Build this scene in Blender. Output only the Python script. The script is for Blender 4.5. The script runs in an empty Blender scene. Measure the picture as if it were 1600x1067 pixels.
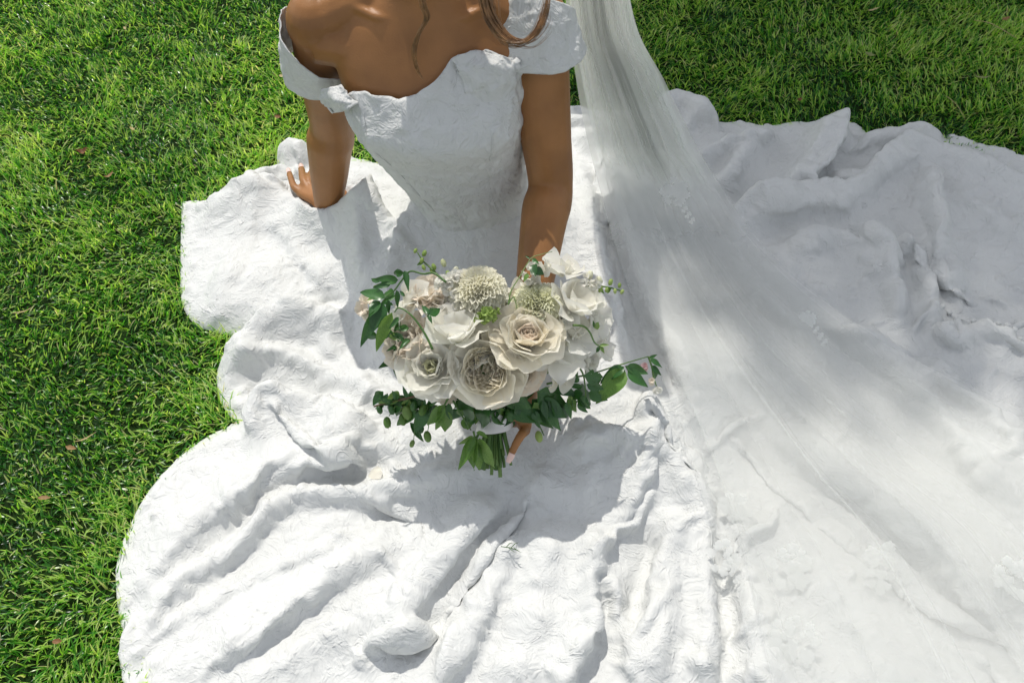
import bpy, bmesh, math, random
import numpy as np
from mathutils import Vector, Matrix, Quaternion

random.seed(7)
RNG = np.random.default_rng(11)
scene = bpy.context.scene
COL = scene.collection

# ------------------------------------------------------------------ camera
FPX, CAMH, PITCH = 1556.0, 1.55, math.radians(52.0)
cam_data = bpy.data.cameras.new('camera')
cam = bpy.data.objects.new('camera', cam_data)
COL.objects.link(cam)
cam.location = (0, 0, CAMH)
cam.rotation_euler = (math.pi / 2 - PITCH, 0, 0)
cam_data.sensor_width = 36.0
cam_data.lens = FPX / 1600.0 * 36.0
cam_data.clip_start = 0.05
cam_data.clip_end = 3000.0
scene.camera = cam
scene.render.resolution_x, scene.render.resolution_y = 1024, 682

# ------------------------------------------------------------------ sky, sun, exposure
SUN = Vector((-0.15, 0.47, 0.86)).normalized()          # towards the sun: behind the bride, to her right
world = bpy.data.worlds.new('World')
scene.world = world
world.use_nodes = True
wn = world.node_tree.nodes
wl = world.node_tree.links
wn.clear()
sky = wn.new('ShaderNodeTexSky')
sky.sky_type = 'NISHITA'
sky.sun_disc = False
sky.sun_elevation = math.asin(SUN.z)
sky.sun_rotation = math.atan2(SUN.x, SUN.y)
bg = wn.new('ShaderNodeBackground')
bg.inputs['Strength'].default_value = 0.15
wo = wn.new('ShaderNodeOutputWorld')
hs = wn.new('ShaderNodeHueSaturation')
hs.inputs['Saturation'].default_value = 0.28
wl.new(sky.outputs[0], hs.inputs['Color'])
wl.new(hs.outputs[0], bg.inputs[0])
wl.new(bg.outputs[0], wo.inputs[0])

sun_data = bpy.data.lights.new('sun', 'SUN')
sun_data.energy = 2.75
sun_data.angle = math.radians(0.55)
sun_data.color = (1.0, 0.955, 0.88)
sun = bpy.data.objects.new('sun', sun_data)
COL.objects.link(sun)
sun.rotation_euler = SUN.to_track_quat('Z', 'Y').to_euler()
sun.location = (-4, 6, 8)

scene.view_settings.view_transform = 'Standard'
scene.view_settings.look = 'None'
scene.view_settings.exposure = 0.24
scene.view_settings.gamma = 1.0
scene.view_settings.use_curve_mapping = False
scene.render.engine = 'CYCLES'
scene.cycles.max_bounces = 6
scene.cycles.diffuse_bounces = 3
scene.cycles.glossy_bounces = 2
scene.cycles.transparent_max_bounces = 18
scene.cycles.use_adaptive_sampling = True
scene.cycles.adaptive_threshold = 0.03
scene.cycles.use_denoising = True

# ------------------------------------------------------------------ placing: a sight line of the camera met with a height or a distance
CAM = np.array([0, 0, CAMH])
FWD = np.array([0, math.cos(PITCH), -math.sin(PITCH)])
UPV = np.array([0, math.sin(PITCH), math.cos(PITCH)])
def ray(u, v):
    return FWD + np.array([1.0, 0, 0]) * ((u - 800) / FPX) + UPV * ((533.5 - v) / FPX)
def at(u, v, z=0.0):
    d = ray(u, v)
    return Vector(CAM + d * ((z - CAMH) / d[2]))
def aty(u, v, y):
    d = ray(u, v)
    return Vector(CAM + d * (y / d[1]))
def project(p):
    r = np.asarray(p, float) - CAM
    dep = r @ FWD
    return 800 + FPX * r[..., 0] / dep, 533.5 - FPX * (r @ UPV) / dep

# ------------------------------------------------------------------ helpers
def tag(o, label=None, cat=None, group=None, kind=None):
    if label: o['label'] = label
    if cat: o['category'] = cat
    if group: o['group'] = group
    if kind: o['kind'] = kind
    return o
def link(o, parent=None):
    COL.objects.link(o)
    if parent is not None: o.parent = parent
    return o
def empty(name, loc=(0, 0, 0), parent=None):
    o = bpy.data.objects.new(name, None)
    o.empty_display_size = 0.05
    o.location = loc
    return link(o, parent)
def mesh_np(name, V, F, mat=None, parent=None, smooth=True, loc=None):
    """one mesh object from vertices and faces (list of tuples or equal-length index array)"""
    me = bpy.data.meshes.new(name)
    V = np.asarray(V, np.float32)
    if isinstance(F, np.ndarray):
        n, k = F.shape
        me.vertices.add(len(V)); me.vertices.foreach_set('co', V.ravel())
        me.loops.add(n * k); me.loops.foreach_set('vertex_index', F.astype(np.int32).ravel())
        me.polygons.add(n); me.polygons.foreach_set('loop_start', np.arange(0, n * k, k, dtype=np.int32))
        me.update(calc_edges=True)
    else:
        me.from_pydata([tuple(map(float, p)) for p in V], [], F)
    me.validate()
    if smooth:
        me.polygons.foreach_set('use_smooth', np.ones(len(me.polygons), bool))
    if mat: me.materials.append(mat)
    o = bpy.data.objects.new(name, me)
    if loc is not None: o.location = loc
    return link(o, parent)
def keep_world(o, parent):
    """parent an object built in world coordinates to a parent that sits elsewhere without rotation"""
    o.parent = parent
    o.location = Vector(o.location) - parent_loc(parent)
def parent_loc(p):
    l = Vector((0, 0, 0))
    while p is not None:
        l += Vector(p.location); p = p.parent
    return l

_perm = np.random.default_rng(5).random((256, 256)).astype(np.float64)
def vnoise(x, y, seed=0):
    """smooth value noise, -1..1"""
    x = np.asarray(x, float) + seed * 37.17; y = np.asarray(y, float) + seed * 91.73
    xi = np.floor(x).astype(int); yi = np.floor(y).astype(int)
    fx = x - xi; fy = y - yi
    fx = fx * fx * fx * (fx * (fx * 6 - 15) + 10); fy = fy * fy * fy * (fy * (fy * 6 - 15) + 10)
    a = _perm[xi & 255, yi & 255]; b = _perm[(xi + 1) & 255, yi & 255]
    c = _perm[xi & 255, (yi + 1) & 255]; d = _perm[(xi + 1) & 255, (yi + 1) & 255]
    return 2 * ((a * (1 - fx) + b * fx) * (1 - fy) + (c * (1 - fx) + d * fx) * fy) - 1
def fbm(x, y, seed=0, oct=3):
    s, a = 0, 1.0
    for k in range(oct):
        s = s + a * vnoise(x * 2 ** k, y * 2 ** k, seed + k * 3); a *= 0.5
    return s
def catmull(pts, n=8, closed=False):
    pts = [np.asarray(p, float) for p in pts]
    out = []
    m = len(pts)
    for i in range(m if closed else m - 1):
        if closed:
            p0, p1, p2, p3 = pts[i - 1], pts[i], pts[(i + 1) % m], pts[(i + 2) % m]
        else:
            p1, p2 = pts[i], pts[i + 1]
            p0 = pts[i - 1] if i > 0 else 2 * p1 - p2
            p3 = pts[i + 2] if i + 2 < m else 2 * p2 - p1
        for k in range(n):
            t = k / n
            out.append(0.5 * (2 * p1 + (p2 - p0) * t + (2 * p0 - 5 * p1 + 4 * p2 - p3) * t * t + (3 * p1 - p0 - 3 * p2 + p3) * t ** 3))
    if not closed: out.append(pts[-1])
    return np.array(out)
def sstep(a, b, x):
    t = np.clip((x - a) / (b - a), 0, 1)
    return t * t * (3 - 2 * t)
def tube(pts, radii, sides=8, flat=1.0, cap=True, side_hint=None):
    """tube along points; radii per point; flat squashes the second axis. returns V,F"""
    pts = [np.asarray(p, float) for p in pts]
    n = len(pts)
    V, F = [], []
    ref = np.array(side_hint if side_hint is not None else (0.31, 0.2, 0.93), float)
    prev = None
    for i in range(n):
        t = pts[min(i + 1, n - 1)] - pts[max(i - 1, 0)]
        t = t / (np.linalg.norm(t) + 1e-9)
        r = prev if prev is not None else ref
        a = r - t * (r @ t)
        if np.linalg.norm(a) < 1e-4:
            a = np.array([1.0, 0, 0]) - t * t[0]
        a /= np.linalg.norm(a); prev = a
        b = np.cross(t, a)
        rr = radii[i] if hasattr(radii, '__len__') else radii
        for k in range(sides):
            an = 2 * math.pi * k / sides
            V.append(pts[i] + a * (rr * math.cos(an)) + b * (rr * flat * math.sin(an)))
    for i in range(n - 1):
        for k in range(sides):
            k2 = (k + 1) % sides
            F.append((i * sides + k, i * sides + k2, (i + 1) * sides + k2, (i + 1) * sides + k))
    if cap:
        F.append(tuple(range(sides - 1, -1, -1)))
        F.append(tuple((n - 1) * sides + k for k in range(sides)))
    return V, F
class MB:
    """collects shapes for ONE mesh object"""
    def __init__(s): s.V = []; s.F = []
    def add(s, V, F):
        o = len(s.V)
        s.V.extend([tuple(map(float, p)) for p in V]); s.F.extend([tuple(i + o for i in f) for f in F])
        return s
    def tube(s, *a, **k): return s.add(*tube(*a, **k))
    def ball(s, c, r, rot=None, seg=16, rings=10):
        r = (r, r, r) if not hasattr(r, '__len__') else r
        V, F = [], []
        M = rot if rot is not None else Matrix.Identity(3)
        for i in range(rings + 1):
            ph = math.pi * i / rings
            for k in range(seg):
                th = 2 * math.pi * k / seg
                p = M @ Vector((r[0] * math.sin(ph) * math.cos(th), r[1] * math.sin(ph) * math.sin(th), r[2] * math.cos(ph)))
                V.append(Vector(c) + p)
        for i in range(rings):
            for k in range(seg):
                k2 = (k + 1) % seg
                F.append((i * seg + k, (i + 1) * seg + k, (i + 1) * seg + k2, i * seg + k2))
        return s.add(V, F)
    def build(s, name, mat=None, parent=None, smooth=True):
        return mesh_np(name, s.V, s.F, mat, parent, smooth)

# ------------------------------------------------------------------ materials
def material(name):
    m = bpy.data.materials.new(name)
    m.use_nodes = True
    nt = m.node_tree
    nt.nodes.clear()
    out = nt.nodes.new('ShaderNodeOutputMaterial')
    return m, nt, out
def N(nt, kind, **kw):
    n = nt.nodes.new(kind)
    for k, v in kw.items():
        if k in n.inputs: n.inputs[k].default_value = v
        else: setattr(n, k, v)
    return n
def ramp(nt, src, stops):
    r = nt.nodes.new('ShaderNodeValToRGB')
    while len(r.color_ramp.elements) > 1: r.color_ramp.elements.remove(r.color_ramp.elements[-1])
    for i, (p, c) in enumerate(stops):
        e = r.color_ramp.elements[0] if i == 0 else r.color_ramp.elements.new(p)
        e.position = p; e.color = (*c, 1)
    nt.links.new(src, r.inputs[0])
    return r
def leafy(name, stops, trans=0.35, tcol=None, rough=0.45, attr=None, scale=30, spec=0.4, bump=0.0):
    """thin plant tissue: a glossy coloured face with light coming through"""
    m, nt, out = material(name)
    if attr:
        a = N(nt, 'ShaderNodeAttribute'); a.attribute_name = attr
        src = a.outputs['Fac']
    else:
        tc = N(nt, 'ShaderNodeTexCoord'); oi = N(nt, 'ShaderNodeObjectInfo')
        no = N(nt, 'ShaderNodeTexNoise', Scale=scale, Detail=3.0)
        nt.links.new(tc.outputs['Object'], no.inputs['Vector'])
        ad = N(nt, 'ShaderNodeMath', operation='MULTIPLY_ADD')
        nt.links.new(oi.outputs['Random'], ad.inputs[0]); ad.inputs[1].default_value = 0.55
        sb = N(nt, 'ShaderNodeMath', operation='MULTIPLY_ADD')
        nt.links.new(no.outputs[0], sb.inputs[0]); sb.inputs[1].default_value = 0.9; sb.inputs[2].default_value = -0.22
        nt.links.new(sb.outputs[0], ad.inputs[2])
        src = ad.outputs[0]
    cr = ramp(nt, src, stops)
    p = N(nt, 'ShaderNodeBsdfPrincipled', Roughness=rough)
    p.inputs['Specular IOR Level'].default_value = spec
    nt.links.new(cr.outputs[0], p.inputs['Base Color'])
    tr = N(nt, 'ShaderNodeBsdfTranslucent')
    if tcol:
        mx = N(nt, 'ShaderNodeMix', data_type='RGBA', blend_type='MULTIPLY')
        mx.inputs[0].default_value = 1.0
        nt.links.new(cr.outputs[0], mx.inputs[6]); mx.inputs[7].default_value = (*tcol, 1)
        nt.links.new(mx.outputs[2], tr.inputs[0])
    else:
        nt.links.new(cr.outputs[0], tr.inputs[0])
    ms = N(nt, 'ShaderNodeMixShader'); ms.inputs[0].default_value = trans
    nt.links.new(p.outputs[0], ms.inputs[1]); nt.links.new(tr.outputs[0], ms.inputs[2])
    nt.links.new(ms.outputs[0], out.inputs[0])
    return m
def fabric(name, col, bump_d=0.0035, scale=1.45, trans=0.08):
    """white puckered jacquard: crinkled ridges between quilted swirls, fine weave"""
    m, nt, out = material(name)
    tc = N(nt, 'ShaderNodeTexCoord')
    warp = N(nt, 'ShaderNodeTexNoise', Scale=11.0 * scale, Detail=1.0)
    nt.links.new(tc.outputs['Object'], warp.inputs['Vector'])
    vm = N(nt, 'ShaderNodeVectorMath', operation='MULTIPLY_ADD')
    nt.links.new(warp.outputs['Color'], vm.inputs[0]); vm.inputs[1].default_value = (0.10 / scale,) * 3
    nt.links.new(tc.outputs['Object'], vm.inputs[2])
    n1 = N(nt, 'ShaderNodeTexNoise', Scale=52.0 * scale, Detail=2.0, Roughness=0.6, Distortion=0.9)
    n1.noise_type = 'RIDGED_MULTIFRACTAL'
    nt.links.new(vm.outputs[0], n1.inputs['Vector'])
    n2 = N(nt, 'ShaderNodeTexNoise', Scale=150.0 * scale, Detail=1.0, Distortion=0.4)
    nt.links.new(vm.outputs[0], n2.inputs['Vector'])
    vo = N(nt, 'ShaderNodeTexVoronoi', Scale=17.0 * scale, feature='F1')
    nt.links.new(vm.outputs[0], vo.inputs['Vector'])
    a1 = N(nt, 'ShaderNodeMath', operation='MULTIPLY_ADD')
    nt.links.new(n2.outputs[0], a1.inputs[0]); a1.inputs[1].default_value = 0.20
    mu = N(nt, 'ShaderNodeMath', operation='MULTIPLY'); mu.inputs[1].default_value = 0.42
    nt.links.new(n1.outputs[0], mu.inputs[0]); nt.links.new(mu.outputs[0], a1.inputs[2])
    a2 = N(nt, 'ShaderNodeMath', operation='MULTIPLY_ADD')
    nt.links.new(vo.outputs['Distance'], a2.inputs[0]); a2.inputs[1].default_value = -0.70
    nt.links.new(a1.outputs[0], a2.inputs[2])
    bp = N(nt, 'ShaderNodeBump', Strength=0.85, Distance=bump_d)
    nt.links.new(a2.outputs[0], bp.inputs['Height'])
    p = N(nt, 'ShaderNodeBsdfPrincipled', Roughness=0.62)
    p.inputs['Base Color'].default_value = (*col, 1)
    p.inputs['Specular IOR Level'].default_value = 0.3
    p.inputs['Sheen Weight'].default_value = 0.12
    nt.links.new(bp.outputs[0], p.inputs['Normal'])
    tr = N(nt, 'ShaderNodeBsdfTranslucent'); tr.inputs[0].default_value = (*col, 1)
    ms = N(nt, 'ShaderNodeMixShader'); ms.inputs[0].default_value = trans
    nt.links.new(p.outputs[0], ms.inputs[1]); nt.links.new(tr.outputs[0], ms.inputs[2])
    nt.links.new(ms.outputs[0], out.inputs[0])
    return m
def tulle(name, cover):
    """sheer net: part of the light passes straight, part meets white thread"""
    m, nt, out = material(name)
    t = N(nt, 'ShaderNodeBsdfTransparent')
    d = N(nt, 'ShaderNodeBsdfDiffuse'); d.inputs[0].default_value = (0.90, 0.91, 0.89, 1)
    tl = N(nt, 'ShaderNodeBsdfTranslucent'); tl.inputs[0].default_value = (0.90, 0.91, 0.89, 1)
    a = N(nt, 'ShaderNodeMixShader'); a.inputs[0].default_value = 0.5
    nt.links.new(d.outputs[0], a.inputs[1]); nt.links.new(tl.outputs[0], a.inputs[2])
    tc = N(nt, 'ShaderNodeTexCoord')
    no = N(nt, 'ShaderNodeTexNoise', Scale=14.0, Detail=3.0)
    nt.links.new(tc.outputs['Object'], no.inputs['Vector'])
    mr = N(nt, 'ShaderNodeMapRange'); mr.inputs[3].default_value = cover * 0.8; mr.inputs[4].default_value = cover * 1.2
    nt.links.new(no.outputs[0], mr.inputs[0])
    b = N(nt, 'ShaderNodeMixShader')
    ga = N(nt, 'ShaderNodeAttribute'); ga.attribute_name = 'gather'          # gathered net lies in more thicknesses
    gm = N(nt, 'ShaderNodeMath', operation='MULTIPLY_ADD'); gm.inputs[1].default_value = 1.5; gm.inputs[2].default_value = 1.0
    nt.links.new(ga.outputs['Fac'], gm.inputs[0])
    gx_ = N(nt, 'ShaderNodeMath', operation='MULTIPLY')
    nt.links.new(gm.outputs[0], gx_.inputs[0]); nt.links.new(mr.outputs[0], gx_.inputs[1])
    nt.links.new(gx_.outputs[0], b.inputs[0])
    nt.links.new(t.outputs[0], b.inputs[1]); nt.links.new(a.outputs[0], b.inputs[2])
    nt.links.new(b.outputs[0], out.inputs[0])
    return m
def plain(name, col, rough=0.5, sss=0.0, var=0.0, scale=20, bump=0.0, spec=0.4):
    m, nt, out = material(name)
    p = N(nt, 'ShaderNodeBsdfPrincipled', Roughness=rough)
    p.inputs['Specular IOR Level'].default_value = spec
    tc = N(nt, 'ShaderNodeTexCoord')
    no = N(nt, 'ShaderNodeTexNoise', Scale=scale, Detail=4.0)
    nt.links.new(tc.outputs['Object'], no.inputs['Vector'])
    c = np.array(col)
    cr = ramp(nt, no.outputs[0], [(0.3, tuple(c * (1 - var))), (0.7, tuple(np.minimum(c * (1 + var), 0.95)))])
    nt.links.new(cr.outputs[0], p.inputs['Base Color'])
    if sss:
        p.inputs['Subsurface Weight'].default_value = sss
        p.inputs['Subsurface Radius'].default_value = (0.012, 0.005, 0.003)
        p.inputs['Subsurface Scale'].default_value = 1.0
    if bump:
        n2 = N(nt, 'ShaderNodeTexNoise', Scale=scale * 25, Detail=2.0)
        nt.links.new(tc.outputs['Object'], n2.inputs['Vector'])
        b = N(nt, 'ShaderNodeBump', Strength=0.3, Distance=bump)
        nt.links.new(n2.outputs[0], b.inputs['Height']); nt.links.new(b.outputs[0], p.inputs['Normal'])
    nt.links.new(p.outputs[0], out.inputs[0])
    return m

M = {}
M['dress'] = fabric('dress_fabric', (0.705, 0.715, 0.70), bump_d=0.0072)
M['bodice'] = fabric('bodice_fabric', (0.705, 0.715, 0.70), bump_d=0.0075, scale=1.6)
M['skin'] = plain('skin', (0.315, 0.146, 0.052), rough=0.44, sss=0.0, var=0.16, scale=14, bump=0.0012, spec=0.35)
M['nail'] = plain('nail', (0.75, 0.52, 0.46), rough=0.2, spec=0.6)
M['eye'] = plain('eye', (0.6, 0.58, 0.55), rough=0.15)
M['hair'] = plain('hair', (0.30, 0.16, 0.068), rough=0.35, var=0.5, scale=60, spec=0.6)
M['blade'] = leafy('grass_blade', [(0.0, (0.010, 0.10, 0.012)), (0.35, (0.12, 0.44, 0.040)), (0.56, (0.50, 0.82, 0.12)), (0.88, (0.72, 0.88, 0.31)), (1.0, (0.86, 0.74, 0.48))], trans=0.60, tcol=(1.12, 1.08, 0.6), rough=0.30, attr='tone', spec=0.9)
M['soil'] = plain('lawn_thatch', (0.012, 0.028, 0.006), rough=0.95, var=0.6, scale=30, spec=0.1)
M['veil'] = tulle('tulle_net', 0.21)
M['lace_net'] = tulle('lace_embroidery', 0.78)
M['lace'] = plain('lace_thread', (0.82, 0.82, 0.80), rough=0.7)

# ------------------------------------------------------------------ ground
g = MB().add([(-900, -900, 0), (900, -900, 0), (900, 900, 0), (-900, 900, 0)], [(0, 1, 2, 3)]).build('ground', M['soil'], smooth=False)
tag(g, 'thatch and soil under the lawn', kind='structure')
# ------------------------------------------------------------------ the skirt: outline of the hem and the height of the cloth over the lawn
OUT = [(279, 303), (279, 303), (277, 380), (277, 445), (284, 474), (304, 497), (338, 508), (369, 513), (369, 513), (350, 532), (335, 565), (336, 600), (348, 630), (366, 647), (366, 647), (300, 682), (243, 735),
       (203, 795), (180, 850), (173, 892), (180, 960), (200, 1020), (228, 1075), (300, 1210), (450, 1340), (800, 1420), (1300, 1400), (1750, 1250), (1980, 950), (2020, 650), (1900, 430), (1750, 330),
       (1600, 268), (1560, 246), (1500, 226), (1445, 208), (1400, 198), (1366, 200), (1345, 182), (1305, 172), (1268, 178), (1235, 180), (1200, 184), (1160, 178), (1128, 178), (1112, 165),
       (1088, 147), (1060, 140), (1032, 143), (1000, 152), (950, 160), (895, 156), (800, 158), (720, 190), (640, 240), (600, 243), (560, 236), (520, 226), (485, 224), (450, 219), (430, 236), (430, 262), (390, 275), (346, 296), (279, 303)]
outline = np.array([at(u, v, 0.03)[:2] for u, v in OUT])
outline = catmull(outline, 6, closed=False)
keep = np.r_[True, np.linalg.norm(np.diff(outline, axis=0), axis=1) > 1e-5]
outline = outline[keep]
if np.linalg.norm(outline[0] - outline[-1]) < 1e-4: outline = outline[:-1]

def poly_dist(X, Y, poly):
    """inside distance (positive inside), nearest boundary point"""
    A = poly; B = np.roll(poly, -1, axis=0)
    best = np.full(X.shape, 1e9); bx = np.zeros(X.shape); by = np.zeros(X.shape); ins = np.zeros(X.shape, bool)
    for (ax, ay), (cx, cy) in zip(A, B):
        dx, dy = cx - ax, cy - ay
        L = dx * dx + dy * dy + 1e-12
        t = np.clip(((X - ax) * dx + (Y - ay) * dy) / L, 0, 1)
        qx, qy = ax + t * dx, ay + t * dy
        d = (X - qx) ** 2 + (Y - qy) ** 2
        m = d < best
        best[m] = d[m]; bx[m] = qx[m]; by[m] = qy[m]
        c = ((ay > Y) != (cy > Y))
        with np.errstate(divide='ignore', invalid='ignore'):
            c &= X < (cx - ax) * (Y - ay) / (cy - ay + 1e-15) + ax
        ins ^= c
    return np.where(ins, 1, -1) * np.sqrt(best), bx, by

# crests and creases: picture points, height, width on the far/left side, width on the near/right side
RIDGES = [
    # left panel and its folded far edge
    ([(270, 306), (380, 303), (430, 303), (480, 316), (530, 338), (580, 372), (630, 420)], 0.055, 0.010, 0.11),
    ([(290, 322), (380, 318), (440, 320)], -0.006, 0.006, 0.006),
    ([(425, 340), (465, 395), (515, 455)], 0.016, 0.030, 0.012),
    ([(320, 420), (400, 430), (480, 420)], 0.022, 0.06, 0.06),
    ([(300, 478), (400, 482), (480, 462), (560, 440)], 0.026, 0.06, 0.035),
    ([(470, 330), (540, 400), (575, 450)], 0.012, 0.02, 0.02),
    # cloth heaped before the wrist, hollow under the resting hand, cloth behind it
    ([(470, 338), (505, 350), (545, 360), (590, 380)], 0.045, 0.012, 0.05),
    ([(440, 280), (470, 284), (500, 300), (520, 312)], -0.045, 0.035, 0.022),
    ([(432, 240), (455, 226), (490, 232)], 0.045, 0.020, 0.03),
    ([(350, 296), (420, 272), (470, 262), (520, 262)], 0.03, 0.012, 0.04),
    ([(560, 245), (590, 290), (570, 340)], 0.02, 0.03, 0.03),
    # hip fold standing over the left panel
    ([(628, 300), (598, 330), (578, 385), (572, 445), (585, 520)], 0.045, 0.06, 0.030),
    ([(690, 380), (640, 420), (610, 500), (600, 600)], 0.03, 0.04, 0.03),
    # rolled middle lobe
    ([(338, 575), (362, 530), (425, 499), (490, 492), (565, 508)], 0.060, 0.014, 0.040),
    ([(338, 588), (390, 552), (450, 548), (510, 575), (580, 620), (650, 660)], 0.032, 0.022, 0.018),
    ([(395, 588), (440, 596), (490, 616)], -0.030, 0.014, 0.014),
    ([(345, 615), (400, 612), (450, 622)], 0.018, 0.02, 0.02),
    ([(500, 520), (540, 560), (590, 610)], 0.02, 0.02, 0.02),
    # front lobe
    ([(362, 650), (415, 633), (465, 618), (505, 626), (545, 652), (600, 690)], 0.050, 0.012, 0.06),
    ([(215, 900), (300, 806), (376, 758), (440, 727), (520, 705), (620, 700)], 0.036, 0.06, 0.020),
    ([(254, 905), (330, 845), (413, 772), (470, 742), (560, 735)], -0.016, 0.02, 0.02),
    ([(190, 985), (282, 895), (368, 832), (415, 790), (481, 762), (567, 768), (652, 756), (770, 738)], 0.036, 0.026, 0.014),
    ([(560, 790), (650, 778), (780, 752)], -0.014, 0.018, 0.02),
    ([(195, 998), (311, 940), (396, 890), (481, 855), (600, 815)], 0.010, 0.012, 0.007),
    ([(300, 1030), (413, 963), (481, 917), (545, 880), (640, 830)], 0.026, 0.045, 0.018),
    ([(370, 1075), (470, 1010), (560, 960)], 0.016, 0.03, 0.03),
    ([(590, 1000), (652, 911), (715, 838), (785, 767)], 0.042, 0.045, 0.016),
    ([(635, 992), (690, 930), (756, 850), (798, 782)], -0.012, 0.015, 0.02),
    ([(660, 1075), (743, 963), (775, 890), (795, 820)], 0.030, 0.028, 0.016),
    ([(700, 1080), (770, 990), (779, 870), (800, 770)], -0.010, 0.008, 0.010),
    # centre front
    ([(800, 1080), (830, 980), (850, 880), (840, 800)], 0.028, 0.05, 0.05),
    ([(868, 1080), (900, 1010), (926, 955), (932, 865), (950, 820)], 0.032, 0.034, 0.012),
    ([(1000, 1060), (985, 985), (970, 925), (942, 852)], 0.022, 0.010, 0.022),
    ([(985, 962), (1008, 900), (1015, 830)], -0.034, 0.014, 0.011),
    ([(1000, 1080), (1040, 960), (1050, 860), (1055, 780)], 0.030, 0.030, 0.030),
    ([(1105, 1080), (1118, 1000), (1116, 920), (1104, 800), (1075, 730)], 0.034, 0.030, 0.010),
    ([(1160, 1075), (1142, 990), (1126, 905), (1114, 825)], -0.024, 0.016, 0.018),
    ([(1190, 1080), (1180, 980), (1160, 880), (1140, 780)], 0.024, 0.014, 0.04),
    ([(985, 697), (1020, 715), (1050, 737), (1075, 775)], 0.026, 0.018, 0.012),
    ([(900, 715), (930, 702), (950, 706), (962, 735)], 0.022, 0.014, 0.012),
    ([(938, 716), (952, 730)], -0.022, 0.010, 0.010),
    ([(830, 740), (880, 770), (940, 775)], 0.016, 0.03, 0.03),
    ([(1000, 640), (1010, 700), (990, 780), (960, 840)], 0.022, 0.02, 0.02),
    # below the arm on the right
    ([(898, 190), (930, 224), (947, 280), (963, 360), (985, 428), (1022, 515), (1062, 592), (1090, 660)], 0.050, 0.045, 0.018),
    ([(894, 230), (913, 300), (920, 390), (940, 480), (975, 590)], 0.036, 0.020, 0.026),
    ([(1010, 330), (1050, 420), (1110, 520), (1170, 620)], 0.024, 0.03, 0.03),
    # train
    ([(1030, 152), (1060, 147), (1090, 155), (1116, 176)], 0.045, 0.02, 0.03),
    ([(1080, 246), (1125, 222), (1190, 200)], 0.030, 0.014, 0.014),
    ([(1120, 290), (1160, 235), (1206, 184)], 0.038, 0.016, 0.030),
    ([(1233, 300), (1270, 240), (1303, 182)], 0.050, 0.030, 0.016),
    ([(1340, 262), (1318, 272), (1300, 230), (1304, 178)], 0.026, 0.012, 0.012),
    ([(1141, 345), (1206, 320), (1262, 313), (1326, 306), (1369, 265), (1418, 240), (1450, 250)], 0.055, 0.024, 0.020),
    ([(1200, 356), (1288, 342), (1331, 347), (1368, 358)], -0.026, 0.012, 0.012),
    ([(1331, 220), (1396, 205), (1478, 217), (1559, 255), (1640, 300)], 0.044, 0.016, 0.030),
    ([(1380, 235), (1440, 228), (1510, 262)], -0.015, 0.02, 0.02),
    ([(1445, 252), (1461, 317), (1483, 383), (1508, 452)], 0.044, 0.022, 0.012),
    ([(1412, 315), (1448, 375), (1474, 420)], -0.026, 0.010, 0.010),
    ([(1358, 352), (1391, 410), (1413, 485)], 0.030, 0.018, 0.014),
    ([(1225, 385), (1300, 362), (1360, 385), (1390, 450)], 0.030, 0.03, 0.03),
    ([(1440, 350), (1455, 440), (1465, 510)], 0.030, 0.016, 0.012),
    ([(1500, 285), (1550, 320), (1610, 362)], 0.020, 0.02, 0.014),
    ([(1490, 520), (1540, 508), (1600, 530)], 0.030, 0.016, 0.03),
    ([(1150, 440), (1230, 500), (1290, 590), (1350, 690)], 0.030, 0.022, 0.022),
    ([(1300, 500), (1400, 570), (1500, 680), (1580, 780)], 0.032, 0.026, 0.022),
    ([(1430, 560), (1520, 620), (1620, 720)], 0.026, 0.022, 0.022),
    ([(1200, 640), (1290, 720), (1400, 800), (1500, 880), (1590, 990)], 0.052, 0.05, 0.022),
    ([(1440, 850), (1530, 930), (1620, 1060)], -0.026, 0.03, 0.05),
    ([(1240, 800), (1310, 900), (1370, 1010), (1400, 1090)], 0.024, 0.04, 0.03),
]
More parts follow.
